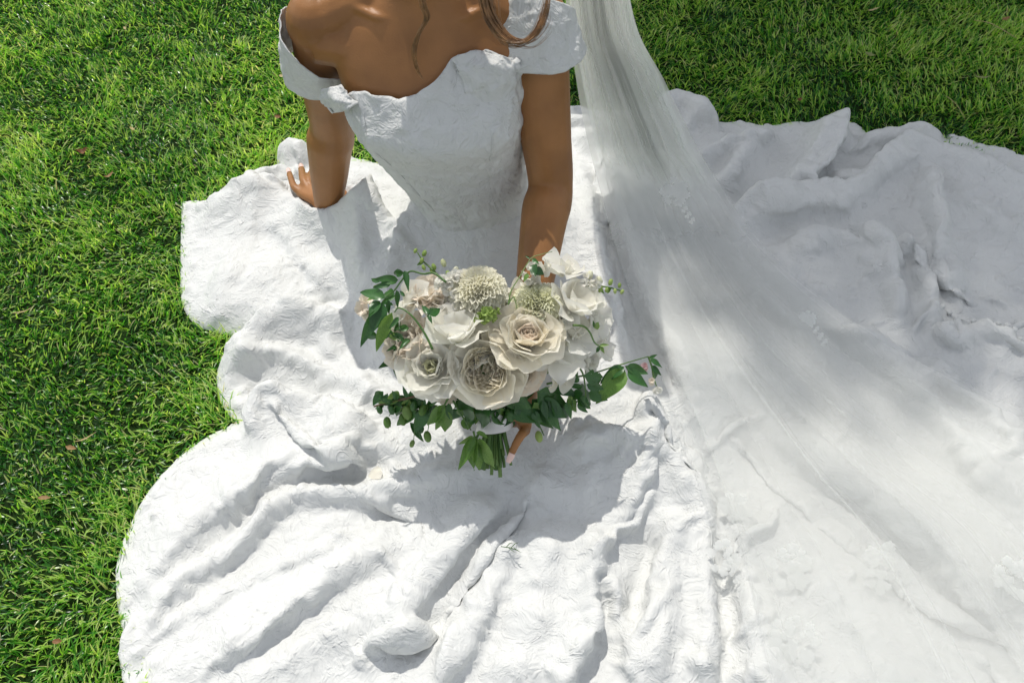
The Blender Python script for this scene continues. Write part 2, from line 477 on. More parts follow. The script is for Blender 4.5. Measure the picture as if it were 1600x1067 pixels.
def ridge_field(X, Y, Z):
    for pts, h, wf, wn_ in RIDGES:
        mu = sum(p[0] for p in pts) / len(pts); mv = sum(p[1] for p in pts) / len(pts)
        h = h * (1.3 if mu > 1040 and mv < 560 else 1.2)
        c = catmull(np.array([at(u, v, 0.05)[:2] for u, v in pts]), 5)
        w = max(wf, wn_) * 2.6
        m = (X > c[:, 0].min() - w) & (X < c[:, 0].max() + w) & (Y > c[:, 1].min() - w) & (Y < c[:, 1].max() + w)
        if not m.any(): continue
        x = X[m]; y = Y[m]
        # wandering, so that no fold is a ruled line
        x = x + 0.006 * vnoise(x * 16, y * 16, 3); y = y + 0.006 * vnoise(x * 16, y * 16, 4)
        best = np.full(x.shape, 1e9); sgn = np.zeros(x.shape); par = np.zeros(x.shape)
        n = len(c) - 1
        for i in range(n):
            dx, dy = c[i + 1] - c[i]
            t = np.clip(((x - c[i, 0]) * dx + (y - c[i, 1]) * dy) / (dx * dx + dy * dy + 1e-12), 0, 1)
            ex = x - c[i, 0] - t * dx; ey = y - c[i, 1] - t * dy
            d = ex * ex + ey * ey
            k = d < best
            best[k] = d[k]; sgn[k] = np.sign(dx * ey - dy * ex)[k]; par[k] = ((i + t) / n)[k]
        d = np.sqrt(best)
        ww = np.where(sgn > 0, wf, wn_)
        end = sstep(0, 0.16, par) * sstep(0, 0.16, 1 - par)
        amp = h * (0.25 + 0.75 * end) * (1 + 0.25 * vnoise(par * 7, par * 0 + h * 900, 8))
        soft = np.exp(-(d / ww) ** 1.7)
        if min(wf, wn_) < 0.023 and h > 0 and max(wf, wn_) > 1.25 * min(wf, wn_):
            # the short side rolls over and drops into a crease
            lo = min(wf, wn_) * 1.35
            roll = np.sqrt(np.clip(1 - (d / lo) ** 2, 0, 1))
            soft = np.where(ww == min(wf, wn_), 0.8 * roll + 0.2 * soft, np.exp(-(d / ww) ** 1.5))
        Z[m] += amp * soft
    return Z
def body_mound(X, Y):
    """what lies under the cloth: hips, thighs, knees"""
    z = np.zeros_like(X)
    def cap(ax, ay, ar, bx, by, br, ah, bh):
        dx, dy = bx - ax, by - ay
        t = np.clip(((X - ax) * dx + (Y - ay) * dy) / (dx * dx + dy * dy), 0, 1)
        d = np.hypot(X - ax - t * dx, Y - ay - t * dy)
        r = ar + (br - ar) * t; h = ah + (bh - ah) * t
        return h * np.exp(-(d / r) ** 2.4)
    caps = [cap(-0.055, 1.43, 0.20, -0.05, 1.42, 0.20, 0.22, 0.22),
            cap(-0.10, 1.36, 0.17, -0.10, 0.98, 0.15, 0.14, 0.065),
            cap(0.03, 1.36, 0.17, 0.14, 1.00, 0.15, 0.15, 0.075),
            cap(0.14, 1.00, 0.14, 0.42, 1.12, 0.12, 0.075, 0.05)]
    k = 30.0
    z = np.log(sum(np.exp(k * c) for c in caps) - (len(caps) - 1)) / k
    return z
DRAPE_STEPS = 80
def skirt_support(X, Y, d):
    """what carries the cloth: lawn, body and the big folds"""
    e = 0.012 + 0.010 * vnoise(X * 5, Y * 5, 21)
    q = np.clip(d / 0.018, 0, 1)
    z = e * np.sqrt(np.clip(1 - (1 - q) ** 2, 0, 1))
    fade = sstep(0, 0.06, d)
    Z = np.zeros_like(X)
    ridge_field(X, Y, Z)
    # ridges that reach the hem roll over it instead of being cut
    z = z + Z * np.where(Z > 0, 0.35 * sstep(0, 0.02, d) + 0.65 * sstep(0, 0.07, d), fade)
    z = z + body_mound(X, Y) * fade
    ang = np.arctan2(Y - 1.15, X - 0.02); r = np.hypot(Y - 1.15, X - 0.02)
    z = z + fade * sstep(0.25, 0.6, r) * (0.010 * (1 - np.abs(vnoise(ang * 6 + 0.5 * vnoise(X * 5, Y * 5, 35), r * 1.6, 31))) ** 2 - 0.003)
    z = z + fade * 0.006 * fbm(X * 7, Y * 7, 33, 2)
    return np.maximum(z, 0.004)
def lookup(A, x, y, x0, y0, h):
    i = np.clip((x - x0) / h, 0, A.shape[1] - 1.001); j = np.clip((y - y0) / h, 0, A.shape[0] - 1.001)
    i0 = i.astype(int); j0 = j.astype(int); fi = i - i0; fj = j - j0
    return (A[j0, i0] * (1 - fi) + A[j0, i0 + 1] * fi) * (1 - fj) + (A[j0 + 1, i0] * (1 - fi) + A[j0 + 1, i0 + 1] * fi) * fj
def drape(h, steps, iters):
    """let a sheet a little larger than its hem settle over the support, so that it buckles into folds of its own"""
    x = np.arange(outline[:, 0].min() - h, outline[:, 0].max() + 2 * h, h); y = np.arange(outline[:, 1].min() - h, outline[:, 1].max() + 2 * h, h)
    X, Y = np.meshgrid(x, y)
    D, bx, by = poly_dist(X, Y, outline)
    S = skirt_support(X, Y, D)
    Pn = np.stack([X, Y, S + 0.004], -1)
    outm = D < 0
    Pn[outm, 0] = bx[outm]; Pn[outm, 1] = by[outm]; Pn[outm, 2] = 0.006
    live = D > -h * 1.5
    w = np.where(D > 0.004, 1.0, 0.0)
    rg = np.random.default_rng(3)
    Pn[..., 2] += w * 0.004 * (vnoise(X * 30, Y * 30, 71) + 0.6 * rg.normal(size=X.shape))
    ang = np.arctan2(Y - 1.15, X - 0.02)
    # how much cloth is to spare, and along which way: mostly round the body, so folds run outwards
    spare = 0.06 + 0.11 * sstep(-0.5, 0.7, vnoise(X * 3.2, Y * 3.2, 72)) + 0.08 * sstep(0.35, 0.8, X) * sstep(0.9, 1.3, Y)
    spare = spare * (0.35 + 0.65 * sstep(0.0, 0.10, D))
    ca, sa = np.abs(np.sin(ang)), np.abs(np.cos(ang))
    def edge(dj, di):
        a = (slice(0, X.shape[0] - dj), slice(max(0, -di), X.shape[1] - max(0, di))); b = (slice(dj, None), slice(max(0, di), X.shape[1] + min(0, di)))
        L = np.linalg.norm(Pn[b] - Pn[a], axis=-1)
        tx = abs(di) / math.hypot(di, dj); ty = dj / math.hypot(di, dj)
        rnd = np.clip(tx * ca[a] + ty * sa[a], 0, 1)
        L0 = np.hypot(*(np.moveaxis((Pn[b] - Pn[a])[..., :2], -1, 0)))
        L = np.maximum(0.6 * L + 0.4 * L0, 1e-4) * (1 + spare[a] * (0.35 + 0.85 * rnd))
        ok = live[a] & live[b] & ((w[a] + w[b]) > 0)
        ws = np.maximum(w[a] + w[b], 1e-6)
        return a, b, L, ok * w[a] / ws, ok * w[b] / ws
    links = [(edge(0, 1), 1.0, (0, 1)), (edge(1, 0), 1.0, (1, 0)), (edge(1, 1), 0.45, (1, 1)), (edge(1, -1), 0.45, (1, -1)), (edge(0, 2), 0.32, (0, 2)), (edge(2, 0), 0.32, (2, 0)), (edge(0, 4), 0.26, (0, 4)), (edge(4, 0), 0.26, (4, 0))]
    V = np.zeros_like(Pn)
    dt = 1 / 50.0
    for st in range(steps):
        old = Pn.copy()
        V[..., 2] -= 9.8 * dt
        Pn = Pn + V * dt * w[..., None]
        for it in range(iters):
            for (a, b, L, wa, wb), k, (dj, di) in links:
                d = Pn[b] - Pn[a]
                l = np.sqrt((d * d).sum(-1)) + 1e-9
                c = (k * (l - L) / l)[..., None] * d
                if dj + abs(di) == 1:                # the weave: two passes of independent pairs
                    ax = 1 if di else 0
                    for par in (0, 1):
                        m = np.zeros(l.shape); m[(slice(None), slice(par, None, 2)) if ax == 1 else (slice(par, None, 2), slice(None))] = 1
                        if par == 1:
                            d = Pn[b] - Pn[a]; l = np.sqrt((d * d).sum(-1)) + 1e-9; c = (k * (l - L) / l)[..., None] * d
                        Pn[a] += c * (m * wa)[..., None]; Pn[b] -= c * (m * wb)[..., None]
                else:
                    Pn[a] += c * (0.5 * wa)[..., None]; Pn[b] -= c * (0.5 * wb)[..., None]
            fl = lookup(S, Pn[..., 0], Pn[..., 1], x[0], y[0], h) * 0.97 + 0.001
            hit = (Pn[..., 2] < fl) & (w > 0)
            Pn[..., 2] = np.where(hit, fl, Pn[..., 2])
        Pn[hit, :2] = Pn[hit, :2] * 0.45 + old[hit, :2] * 0.55          # cloth grips what it lies on
        V = (Pn - old) / dt * 0.94
        V[hit] *= 0.35
        sp = np.linalg.norm(V, axis=-1, keepdims=True)
        V *= np.minimum(1, 1.2 / np.maximum(sp, 1e-6))
    return x, y, Pn
HS = 0.0120
sx_, sy_, SP = drape(HS, DRAPE_STEPS, 5)
STEP = 0.0042
gx = np.arange(outline[:, 0].min() - STEP, outline[:, 0].max() + STEP * 2, STEP)
gy = np.arange(outline[:, 1].min() - STEP, outline[:, 1].max() + STEP * 2, STEP)
GX, GY = np.meshgrid(gx, gy)
GD, BX, BY = poly_dist(GX, GY, outline)
def refine(A, x, y):
    """smooth (Catmull-Rom) resampling of the draped sheet"""
    def wts(t): return [-0.5 * t + t * t - 0.5 * t ** 3, 1 - 2.5 * t * t + 1.5 * t ** 3, 0.5 * t + 2 * t * t - 1.5 * t ** 3, -0.5 * t * t + 0.5 * t ** 3]
    i = np.clip((x - sx_[0]) / HS, 1, A.shape[1] - 2.001); j = np.clip((y - sy_[0]) / HS, 1, A.shape[0] - 2.001)
    i0 = i.astype(int); j0 = j.astype(int)
    wi = wts(i - i0); wj = wts(j - j0)
    R_ = A[:, np.clip(i0 - 1, 0, None)] * wi[0][None, :, None] + A[:, i0] * wi[1][None, :, None] + A[:, i0 + 1] * wi[2][None, :, None] + A[:, np.clip(i0 + 2, 0, A.shape[1] - 1)] * wi[3][None, :, None]
    return R_[np.clip(j0 - 1, 0, None)] * wj[0][:, None, None] + R_[j0] * wj[1][:, None, None] + R_[j0 + 1] * wj[2][:, None, None] + R_[np.clip(j0 + 2, 0, A.shape[0] - 1)] * wj[3][:, None, None]
FP = refine(SP, gx, gy)
# the leaning hand presses the cloth down
hpts = np.array([at(u, v, 0.07)[:2] for u, v in ((516, 320), (500, 308), (482, 296), (464, 284), (456, 270), (478, 266), (500, 264))])
dh = np.min(np.hypot(FP[..., 0][..., None] - hpts[:, 0], FP[..., 1][..., None] - hpts[:, 1]), axis=-1)
cap_ = 0.058 + np.clip(dh - 0.026, 0, None) * 1.6
FP[..., 2] = np.minimum(FP[..., 2], cap_)
# puckered quilting, pushed out along the normal
du = np.gradient(FP, axis=1); dv = np.gradient(FP, axis=0)
FN = np.cross(du, dv); FN /= np.linalg.norm(FN, axis=-1, keepdims=True) + 1e-9
wx = GX + 0.02 * vnoise(GX * 18, GY * 18, 41); wy = GY + 0.02 * vnoise(GX * 18, GY * 18, 42)
rd = 1 - np.abs(vnoise(wx * 40, wy * 40, 43)); rd2 = 1 - np.abs(vnoise(wx * 85, wy * 85, 44))
FP = FP + FN * (sstep(0, 0.03, GD) * (0.0022 * rd ** 2 + 0.0018 * rd2 ** 2 + 0.0012 * vnoise(wx * 22, wy * 22, 45)))[..., None]
PX, PY, PZ = FP[..., 0].copy(), FP[..., 1].copy(), np.maximum(FP[..., 2], 0.004)
o_ = GD < 0
PX[o_] = BX[o_]; PY[o_] = BY[o_]; PZ[o_] = 0.004
# height table of the finished cloth
GZ = np.zeros_like(GX)
ii = np.clip(np.round((PX - gx[0]) / STEP).astype(int), 0, len(gx) - 1); jj = np.clip(np.round((PY - gy[0]) / STEP).astype(int), 0, len(gy) - 1)
np.maximum.at(GZ, (jj.ravel(), ii.ravel()), PZ.ravel())
for _ in range(3):
    p_ = np.pad(GZ, 1, mode='edge')
    GZ = np.where(GZ <= 0.0041, np.maximum.reduce([p_[:-2, 1:-1], p_[2:, 1:-1], p_[1:-1, :-2], p_[1:-1, 2:]]), GZ)
def skirt_z(x, y):
    """height of the finished cloth at a point"""
    x = np.asarray(x, float); y = np.asarray(y, float)
    i0 = np.clip((x - gx[0]) / STEP, 0, len(gx) - 2).astype(int); j0 = np.clip((y - gy[0]) / STEP, 0, len(gy) - 2).astype(int)
    return np.where(GD[j0, i0] > 0, lookup(GZ, x, y, gx[0], gy[0], STEP), 0.02)
def box(A, r):
    for ax in (0, 1):
        P_ = np.pad(A, [(r + 1, r) if k == ax else (0, 0) for k in (0, 1)], mode='edge').cumsum(ax)
        A = (np.take(P_, np.arange(2 * r + 1, P_.shape[ax]), ax) - np.take(P_, np.arange(0, P_.shape[ax] - 2 * r - 1), ax)) / (2 * r + 1)
    return A
# level at which something light lies on the folds without sinking between them
GT = GZ.copy()
for _ in range(5):
    p_ = np.pad(GT, 1, mode='edge')
    GT = np.maximum.reduce([GT, p_[:-2, 1:-1], p_[2:, 1:-1], p_[1:-1, :-2], p_[1:-1, 2:]])
GT = np.maximum(box(box(GT, 7), 7), 0.02) + 0.002
def rest_z(x, y): return lookup(GT, np.asarray(x, float), np.asarray(y, float), gx[0], gy[0], STEP)
ny, nx = GX.shape
cellmax = np.maximum.reduce([GD[:-1, :-1], GD[1:, :-1], GD[:-1, 1:], GD[1:, 1:]])
cells = np.argwhere(cellmax > 0)
J, I = cells[:, 0], cells[:, 1]
Fq = np.stack([J * nx + I, J * nx + I + 1, (J + 1) * nx + I + 1, (J + 1) * nx + I], 1)
used = np.unique(Fq)
remap = np.full(nx * ny, -1); remap[used] = np.arange(len(used))
SV = np.stack([PX.ravel()[used], PY.ravel()[used], PZ.ravel()[used]], 1)
SF = remap[Fq]

person = empty('person', (-0.05, 1.43, 0.0))
tag(person, 'bride in white off-shoulder wedding dress seated on the lawn, holding a bouquet', 'person')
dress = mesh_np('wedding_dress', SV, SF, M['dress'])
keep_world(dress, person)
tag(dress, 'white puckered jacquard skirt and train spread over the grass')
# ------------------------------------------------------------------ the body
RING = np.array([  # z, centre x, centre y, half width, front depth, back depth
    (0.00, -0.030, 1.450, 0.170, 0.120, 0.130), (0.10, -0.045, 1.440, 0.160, 0.120, 0.120), (0.16, -0.060, 1.430, 0.125, 0.100, 0.110),
    (0.21, -0.075, 1.420, 0.110, 0.090, 0.100), (0.30, -0.105, 1.405, 0.120, 0.090, 0.110), (0.38, -0.122, 1.390, 0.138, 0.095, 0.125),
    (0.45, -0.132, 1.385, 0.148, 0.095, 0.130), (0.51, -0.138, 1.395, 0.155, 0.085, 0.125), (0.56, -0.142, 1.410, 0.160, 0.070, 0.115),
    (0.60, -0.145, 1.425, 0.140, 0.060, 0.095), (0.63, -0.145, 1.435, 0.090, 0.055, 0.075), (0.66, -0.145, 1.440, 0.060, 0.052, 0.060),
    (0.74, -0.140, 1.435, 0.052, 0.050, 0.055), (0.80, -0.138, 1.430, 0.050, 0.048, 0.055)])
_rz = RING[:, 0]
def ring_at(z):
    z = np.clip(np.asarray(z, float), _rz[0], _rz[-1])
    k = np.clip(np.searchsorted(_rz, z) - 1, 0, len(_rz) - 2)
    h = _rz[k + 1] - _rz[k]; t = (z - _rz[k]) / h
    d = np.gradient(RING[:, 1:], _rz, axis=0)
    t = t[..., None]; h = h[..., None]
    return ((2 * t ** 3 - 3 * t ** 2 + 1) * RING[k, 1:] + (t ** 3 - 2 * t ** 2 + t) * h * d[k] + (-2 * t ** 3 + 3 * t ** 2) * RING[k + 1, 1:] + (t ** 3 - t ** 2) * h * d[k + 1])
def torso(th, z, off=0.0, bridge=0.0):
    """point of the torso surface; th = 0 faces the camera, + to the picture's right"""
    th = np.asarray(th, float); z = np.asarray(z, float)
    r = ring_at(z)
    cx, cy, a, bf, bb = [r[..., i] for i in range(5)]
    b = np.where(np.cos(th) > 0, bf, bb)
    bust = sum(np.exp(-((th - s * 0.62) / 0.44) ** 2) for s in (-1, 1))
    bust = np.maximum(bust, bridge * np.exp(-(th / 0.9) ** 4))
    bust = 0.030 * bust * np.exp(-((z - 0.450) / 0.055) ** 2)
    e = 0.92
    sx = np.sign(np.sin(th)) * np.abs(np.sin(th)) ** e; cs = np.sign(np.cos(th)) * np.abs(np.cos(th)) ** e
    return np.stack([cx + (a + off + 0.5 * bust) * sx, cy - (b + off + bust) * cs, z], -1)
_TH, _TZ = np.meshgrid(np.linspace(-1.6, 1.6, 161), np.linspace(0.05, 0.66, 153))
_TP = torso(_TH, _TZ, 0.005, 1.0)
_TU, _TV = project(_TP)
def on_torso(u, v):
    k = np.argmin((_TU - u) ** 2 + (_TV - v) ** 2)
    return _TH.ravel()[k], _TZ.ravel()[k]

S_L = Vector((-0.322, 1.428, 0.578)); E_L = at(516, 195, 0.31); W_L = at(513, 330, 0.086)
S_R = Vector((0.043, 1.425, 0.578)); E_R = at(858, 290, 0.31); W_R = at(824, 520, 0.190)
b = MB()
zs = np.linspace(0.0, 0.80, 60)
tv, tf = [], []
for z in zs:
    for k in range(40):
        tv.append(torso(2 * math.pi * k / 40, z))
for i in range(len(zs) - 1):
    for k in range(40):
        k2 = (k + 1) % 40
        tf.append((i * 40 + k, i * 40 + k2, (i + 1) * 40 + k2, (i + 1) * 40 + k))
tf.append(tuple(range(39, -1, -1))); tf.append(tuple((len(zs) - 1) * 40 + k for k in range(40)))
b.add(tv, tf)
neck = np.array([-0.145, 1.445, 0.63])
for S in (S_L, S_R):
    s = 1 if S.x > -0.14 else -1
    S = np.array(S)
    # trapezius and shoulder slope, collar bone, chest muscle into the arm pit
    b.tube([neck + [0, 0.01, 0.03], neck + [s * 0.05, 0.01, 0.0], (neck + S) / 2 + [0, 0.005, 0.012], S + [0, 0, 0.0]], [0.035, 0.042, 0.044, 0.046], 14)
    b.tube([neck + [s * 0.018, -0.062, -0.022], neck + [s * 0.07, -0.060, -0.014], neck + [s * 0.12, -0.035, -0.004], S + [-s * 0.01, 0.0, 0.034]], [0.008, 0.0075, 0.0075, 0.008], 10)
    b.tube([neck + [s * 0.03, -0.05, -0.09], (neck + S) / 2 + [s * 0.01, -0.045, -0.055], S + [-s * 0.005, -0.012, -0.025]], [0.030, 0.036, 0.040], 12)
    b.ball(S + [s * 0.004, 0, 0.0], (0.048, 0.050, 0.056))
def arm(S, E, W, el=(0, 0, 0), rs=(0.047, 0.0475, 0.0440, 0.0405, 0.0435, 0.0350, 0.0270)):
    S, E, W = map(np.array, (S, E, W))
    p = catmull([S + (S - E) * 0.02, S + (E - S) * 0.3, S + (E - S) * 0.65, E + np.array(el), E + (W - E) * 0.22, E + (W - E) * 0.6, W], 5)
    r = np.interp(np.linspace(0, 1, len(p)), [0, 0.16, 0.33, 0.5, 0.62, 0.82, 1.0], rs)
    b.tube(p, r, 18)
    return p
armL = arm(S_L, E_L, W_L, (0.004, -0.004, 0), (0.047, 0.0465, 0.0425, 0.0420, 0.0470, 0.0380, 0.0265))
armR = arm(S_R, E_R, W_R, (0.003, 0.006, -0.004), (0.047, 0.0480, 0.0455, 0.0405, 0.0445, 0.0360, 0.0270))
def finger(pts, r0, r1):
    p = catmull([np.array(q, float) for q in pts], 4)
    b.tube(p, np.linspace(r0, r1, len(p)), 10)
    b.ball(p[-1], r1, seg=10, rings=8)
    return p
nails = []
# hand resting on the cloth beside her: palm, four fingers pointing away, thumb under the wrist
zg = lambda u, v, d: float(skirt_z(*at(u, v, 0.05)[:2])) + d
HZ = 0.078
kn = [at(470, 302, HZ + 0.012), at(481, 295, HZ + 0.018), at(493, 290, HZ + 0.020), at(505, 289, HZ + 0.018)]
pw = np.array(at(510, 322, HZ + 0.014))
for k in kn:
    b.tube([np.array(W_L), pw, (pw + np.array(k)) / 2 + [0, 0, 0.004], np.array(k)], [0.025, 0.019, 0.0135, 0.0105], 12)
for (k, mid, tip, r) in [(kn[0], (459, 291, HZ + 0.016), (452, 271, HZ + 0.006), 0.0082), (kn[1], (474, 281, HZ + 0.022), (471, 264, HZ + 0.006), 0.0092),
                         (kn[2], (489, 277, HZ + 0.024), (489, 259, HZ + 0.006), 0.0095), (kn[3], (505, 276, HZ + 0.022), (508, 260, HZ + 0.006), 0.0092)]:
    p = finger([k, at(*mid), at(*tip)], r + 0.0012, r - 0.0012)
    nails.append((p[-1], p[-1] - p[-4], np.array([0, 0.15, 1.0]), r * 0.75))
finger([pw + [0.012, 0, 0.0], at(530, 316, HZ + 0.006), at(538, 302, HZ + 0.002)], 0.012, 0.009)
# hand closed round the stems
wr = np.array(W_R)
GRIP = np.array(at(772, 668, 0.160))
palm = np.array(at(812, 640, 0.150))
b.tube([wr, np.array(at(822, 575, 0.175)), palm], [0.027, 0.030, 0.026], 14)
pk = [at(806, 632, 0.190), at(812, 646, 0.175), at(818, 660, 0.159), at(822, 672, 0.143)]
for k in pk:
    b.tube([np.array(at(822, 580, 0.175)), (palm + np.array(k)) / 2, np.array(k)], [0.02, 0.016, 0.011], 10)
p = finger([pk[0], at(801, 650, 0.170), at(792, 658, 0.166), at(786, 664, 0.160)], 0.0086, 0.0068)
nails.append((p[-1], p[-1] - p[-4], np.array([0, -0.6, 0.8]), 0.006))
p = finger([pk[3], at(814, 680, 0.158), at(806, 694, 0.150), at(799, 709, 0.138)], 0.0092, 0.0066)
nails.append((p[-1], p[-1] - p[-4], np.array([0.1, -0.75, 0.65]), 0.0068))
finger([pk[1], at(795, 645, 0.125), at(770, 648, 0.123), at(758, 660, 0.137)], 0.0098, 0.0080)
finger([pk[2], at(798, 660, 0.111), at(772, 664, 0.111), at(758, 674, 0.125)], 0.0098, 0.0078)
finger([np.array(at(818, 610, 0.175)), at(806, 612, 0.210), at(788, 622, 0.225), at(776, 632, 0.221)], 0.0125, 0.0090)
# head: skull, jaw, nose, lips, brow, ears (above the picture)
hc = np.array([-0.165, 1.450, 0.885]); tilt = Matrix.Rotation(math.radians(14), 3, 'X')
hd = lambda x, y, z: Vector(hc) + tilt @ Vector((x, y, z))
b.ball(hd(0, 0.018, 0.030), (0.074, 0.094, 0.088), tilt, 24, 16)
b.ball(hd(0, -0.030, -0.045), (0.054, 0.058, 0.066), tilt, 20, 14)
b.ball(hd(0, -0.066, -0.088), (0.022, 0.020, 0.018), tilt)
b.tube([hd(0, -0.078, 0.012), hd(0, -0.092, -0.012), hd(0, -0.102, -0.030)], [0.007, 0.009, 0.011], 10)
b.ball(hd(0.009, -0.090, -0.034), 0.007); b.ball(hd(-0.009, -0.090, -0.034), 0.007)
b.tube([hd(-0.020, -0.078, -0.061), hd(0, -0.088, -0.058), hd(0.020, -0.078, -0.061)], [0.004, 0.0065, 0.004], 8)
b.tube([hd(-0.017, -0.077, -0.068), hd(0, -0.086, -0.070), hd(0.017, -0.077, -0.068)], [0.004, 0.007, 0.004], 8)
for s in (-1, 1):
    b.tube([hd(s * 0.012, -0.080, 0.020), hd(s * 0.032, -0.078, 0.026), hd(s * 0.052, -0.060, 0.020)], [0.006, 0.008, 0.006], 8)
    b.ball(hd(s * 0.036, -0.062, -0.025), (0.024, 0.022, 0.022), tilt)
    b.ball(hd(s * 0.074, 0.015, -0.012), (0.008, 0.018, 0.030), tilt)
raw = b.build('raw_body')
rm = raw.modifiers.new('r', 'REMESH'); rm.mode = 'VOXEL'; rm.voxel_size = 0.0034
sm = raw.modifiers.new('s', 'SMOOTH'); sm.factor = 0.5; sm.iterations = 7
dg = bpy.context.evaluated_depsgraph_get()
bme = bpy.data.meshes.new_from_object(raw.evaluated_get(dg))
bme.name = 'body'
bpy.data.objects.remove(raw, do_unlink=True)
bme.materials.clear(); bme.materials.append(M['skin'])
bme.polygons.foreach_set('use_smooth', np.ones(len(bme.polygons), bool))
body = link(bpy.data.objects.new('body', bme))
keep_world(body, person)
tag(body, 'tanned bare shoulders, chest, arms and hands')
for c, d, up, r in nails:
    d = Vector(d).normalized(); up = Vector(up); up = (up - d * up.dot(d)).normalized(); sd = d.cross(up)
    V, F = [], []
    for i in range(5):
        for j in range(5):
            s, t = (j - 2) / 2, (i - 1) / 3
            w = 1 - 0.35 * max(t, 0) ** 2
            V.append(Vector(c) + sd * (r * 0.85 * s * w) + d * (r * 1.9 * t + r * 0.2) + up * (r * 1.02 * math.sqrt(max(0.02, 1 - 0.55 * s * s)) + 0.0004))
    for i in range(4):
        for j in range(4): F.append((i * 5 + j, i * 5 + j + 1, (i + 1) * 5 + j + 1, (i + 1) * 5 + j))
    n_ = mesh_np('fingernail', V, F, M['nail']); keep_world(n_, body)
for s in (-1, 1):
    n_ = MB().ball(hd(s * 0.033, -0.072, 0.004), 0.0125).build('eye', M['eye']); keep_world(n_, body)

# ------------------------------------------------------------------ bodice, sleeves, trims
NECK = [(520, 168), (536, 150), (545, 146), (556, 141), (575, 140), (600, 146), (625, 152), (650, 144), (675, 124), (695, 103), (706, 88), (730, 74), (760, 78), (790, 88)]
nl = np.array([on_torso(u, v) for u, v in NECK])
nl = nl[np.argsort(nl[:, 0])]
def z_top(th):
    t = (th + math.pi) % (2 * math.pi) - math.pi
    zt = np.interp(t, nl[:, 0], nl[:, 1])
    back = sstep(nl[-1, 0], nl[-1, 0] + 0.6, t) + sstep(-nl[0, 0], -nl[0, 0] + 0.6, -t)
    return zt * (1 - np.clip(back, 0, 1)) + 0.50 * np.clip(back, 0, 1)
nt_, nz_ = 260, 90
ths = np.linspace(-math.pi, math.pi, nt_, endpoint=False)
V = []
for i in range(nz_ + 1):
    f = i / nz_
    zt = z_top(ths)
    z = 0.10 + (zt - 0.10) * f
    lip = sstep(0.90, 1.0, f)
    wav = 0.006 * np.sin(ths * 13 + 1.2) + 0.006 * vnoise(ths * 6, ths * 0 + 3.3, 51)
    crk = 0.0034 * (1 - np.abs(vnoise(ths * 9 + vnoise(ths * 4, z * 22, 52), z * 62, 53))) ** 2 + 0.0010 * vnoise(ths * 16, z * 120, 54)
    crk = crk + 0.0035 * sstep(0.62, 0.9, f) * vnoise(ths * 8, z * 40, 57)
    sag = 0.0035 * np.exp(-((z - 0.235 - 0.01 * np.sin(ths * 3)) / 0.012) ** 2) * vnoise(ths * 3, z * 30, 55)
    off = 0.006 + crk + sag + lip * (0.004 + np.maximum(wav, -0.004) * 0.8)
    V.append(torso(ths, z, 0.0, 1.0) + np.stack([np.sin(ths) * off, -np.cos(ths) * off, 0 * ths], -1))
V = np.concatenate(V)
I, J = np.meshgrid(np.arange(nt_), np.arange(nz_))
Fb = np.stack([J * nt_ + I, J * nt_ + (I + 1) % nt_, (J + 1) * nt_ + (I + 1) % nt_, (J + 1) * nt_ + I], -1).reshape(-1, 4)
bod = mesh_np('bodice', V, Fb, M['bodice'])
so = bod.modifiers.new('thick', 'SOLIDIFY'); so.thickness = 0.002; so.offset = -1
keep_world(bod, dress)
# princess seams: raised lines running from the bust to the waist
for th0, th1 in ((0.62, 0.42), (-0.66, -0.44)):
    zz = np.linspace(0.13, float(z_top(np.array(th0))) - 0.004, 40)
    tt = np.interp(zz, [0.13, 0.5], [th1, th0])
    pts = torso(tt, zz, 0.0075, 1.0)
    s_ = MB().tube(pts, 0.0009, 6).build('seam', M['bodice']); keep_world(s_, dress)
def sleeve(name, p, top, bot, th_out, r_extra, seed, lab):
    """band of cloth round the upper arm; top and bot give its reach along the arm for each side"""
    p = np.array(p); L = np.r_[0, np.cumsum(np.linalg.norm(np.diff(p, axis=0), axis=1))]
    ax = (p[8] - p[0]); ax /= np.linalg.norm(ax)
    o = np.array([-1.0, 0, 0]) if th_out < 0 else np.array([1.0, 0, 0])
    o = o - ax * (o @ ax); o /= np.linalg.norm(o)
    f = np.cross(ax, o); f = f if f[1] < 0 else -f        # f faces the camera
    n, m = 120, 36
    V = []
    for j in range(m + 1):
        for i in range(n):
            a = 2 * math.pi * i / n                       # 0 outer, 90 front, 180 inner
            s0, s1 = top(a), bot(a)
            q = j / m
            s = s0 + (s1 - s0) * q
            c = p[0] + ax * s
            flare = r_extra(a, q)
            rr = np.interp(s, [-0.05, 0, 0.06, 0.15], [0.040, 0.0495, 0.050, 0.047]) + 0.006 + flare
            rr += 0.0020 * (1 - abs(float(vnoise(a * 5, s * 60, seed)))) ** 2 + 0.003 * float(vnoise(a * 3, s * 26, seed + 1)) + 0.0010 * float(vnoise(a * 12, s * 110, seed + 2))
            V.append(c + o * rr * math.cos(a) + f * rr * math.sin(a))
    I, J = np.meshgrid(np.arange(n), np.arange(m))
    F = np.stack([J * n + I, J * n + (I + 1) % n, (J + 1) * n + (I + 1) % n, (J + 1) * n + I], -1).reshape(-1, 4)
    ob = mesh_np('sleeve', V, F, M['bodice'])
    sd = ob.modifiers.new('thick', 'SOLIDIFY'); sd.thickness = 0.0018; sd.offset = 1
    keep_world(ob, dress); tag(ob, lab)
    return ob
sleeve('sleeve', armL, lambda a: 0.052 - 0.050 * math.cos(a) + 0.004 * math.sin(5 * a), lambda a: 0.125 + 0.008 * math.cos(a) + 0.004 * math.sin(4 * a + 1), -1,
       lambda a, q: 0.006 + 0.010 * q * (0.5 + 0.5 * math.cos(a)) + 0.006 * (1 - q) * max(0, math.sin(a)), 61, 'off-shoulder cap sleeve slipped down the arm she leans on')
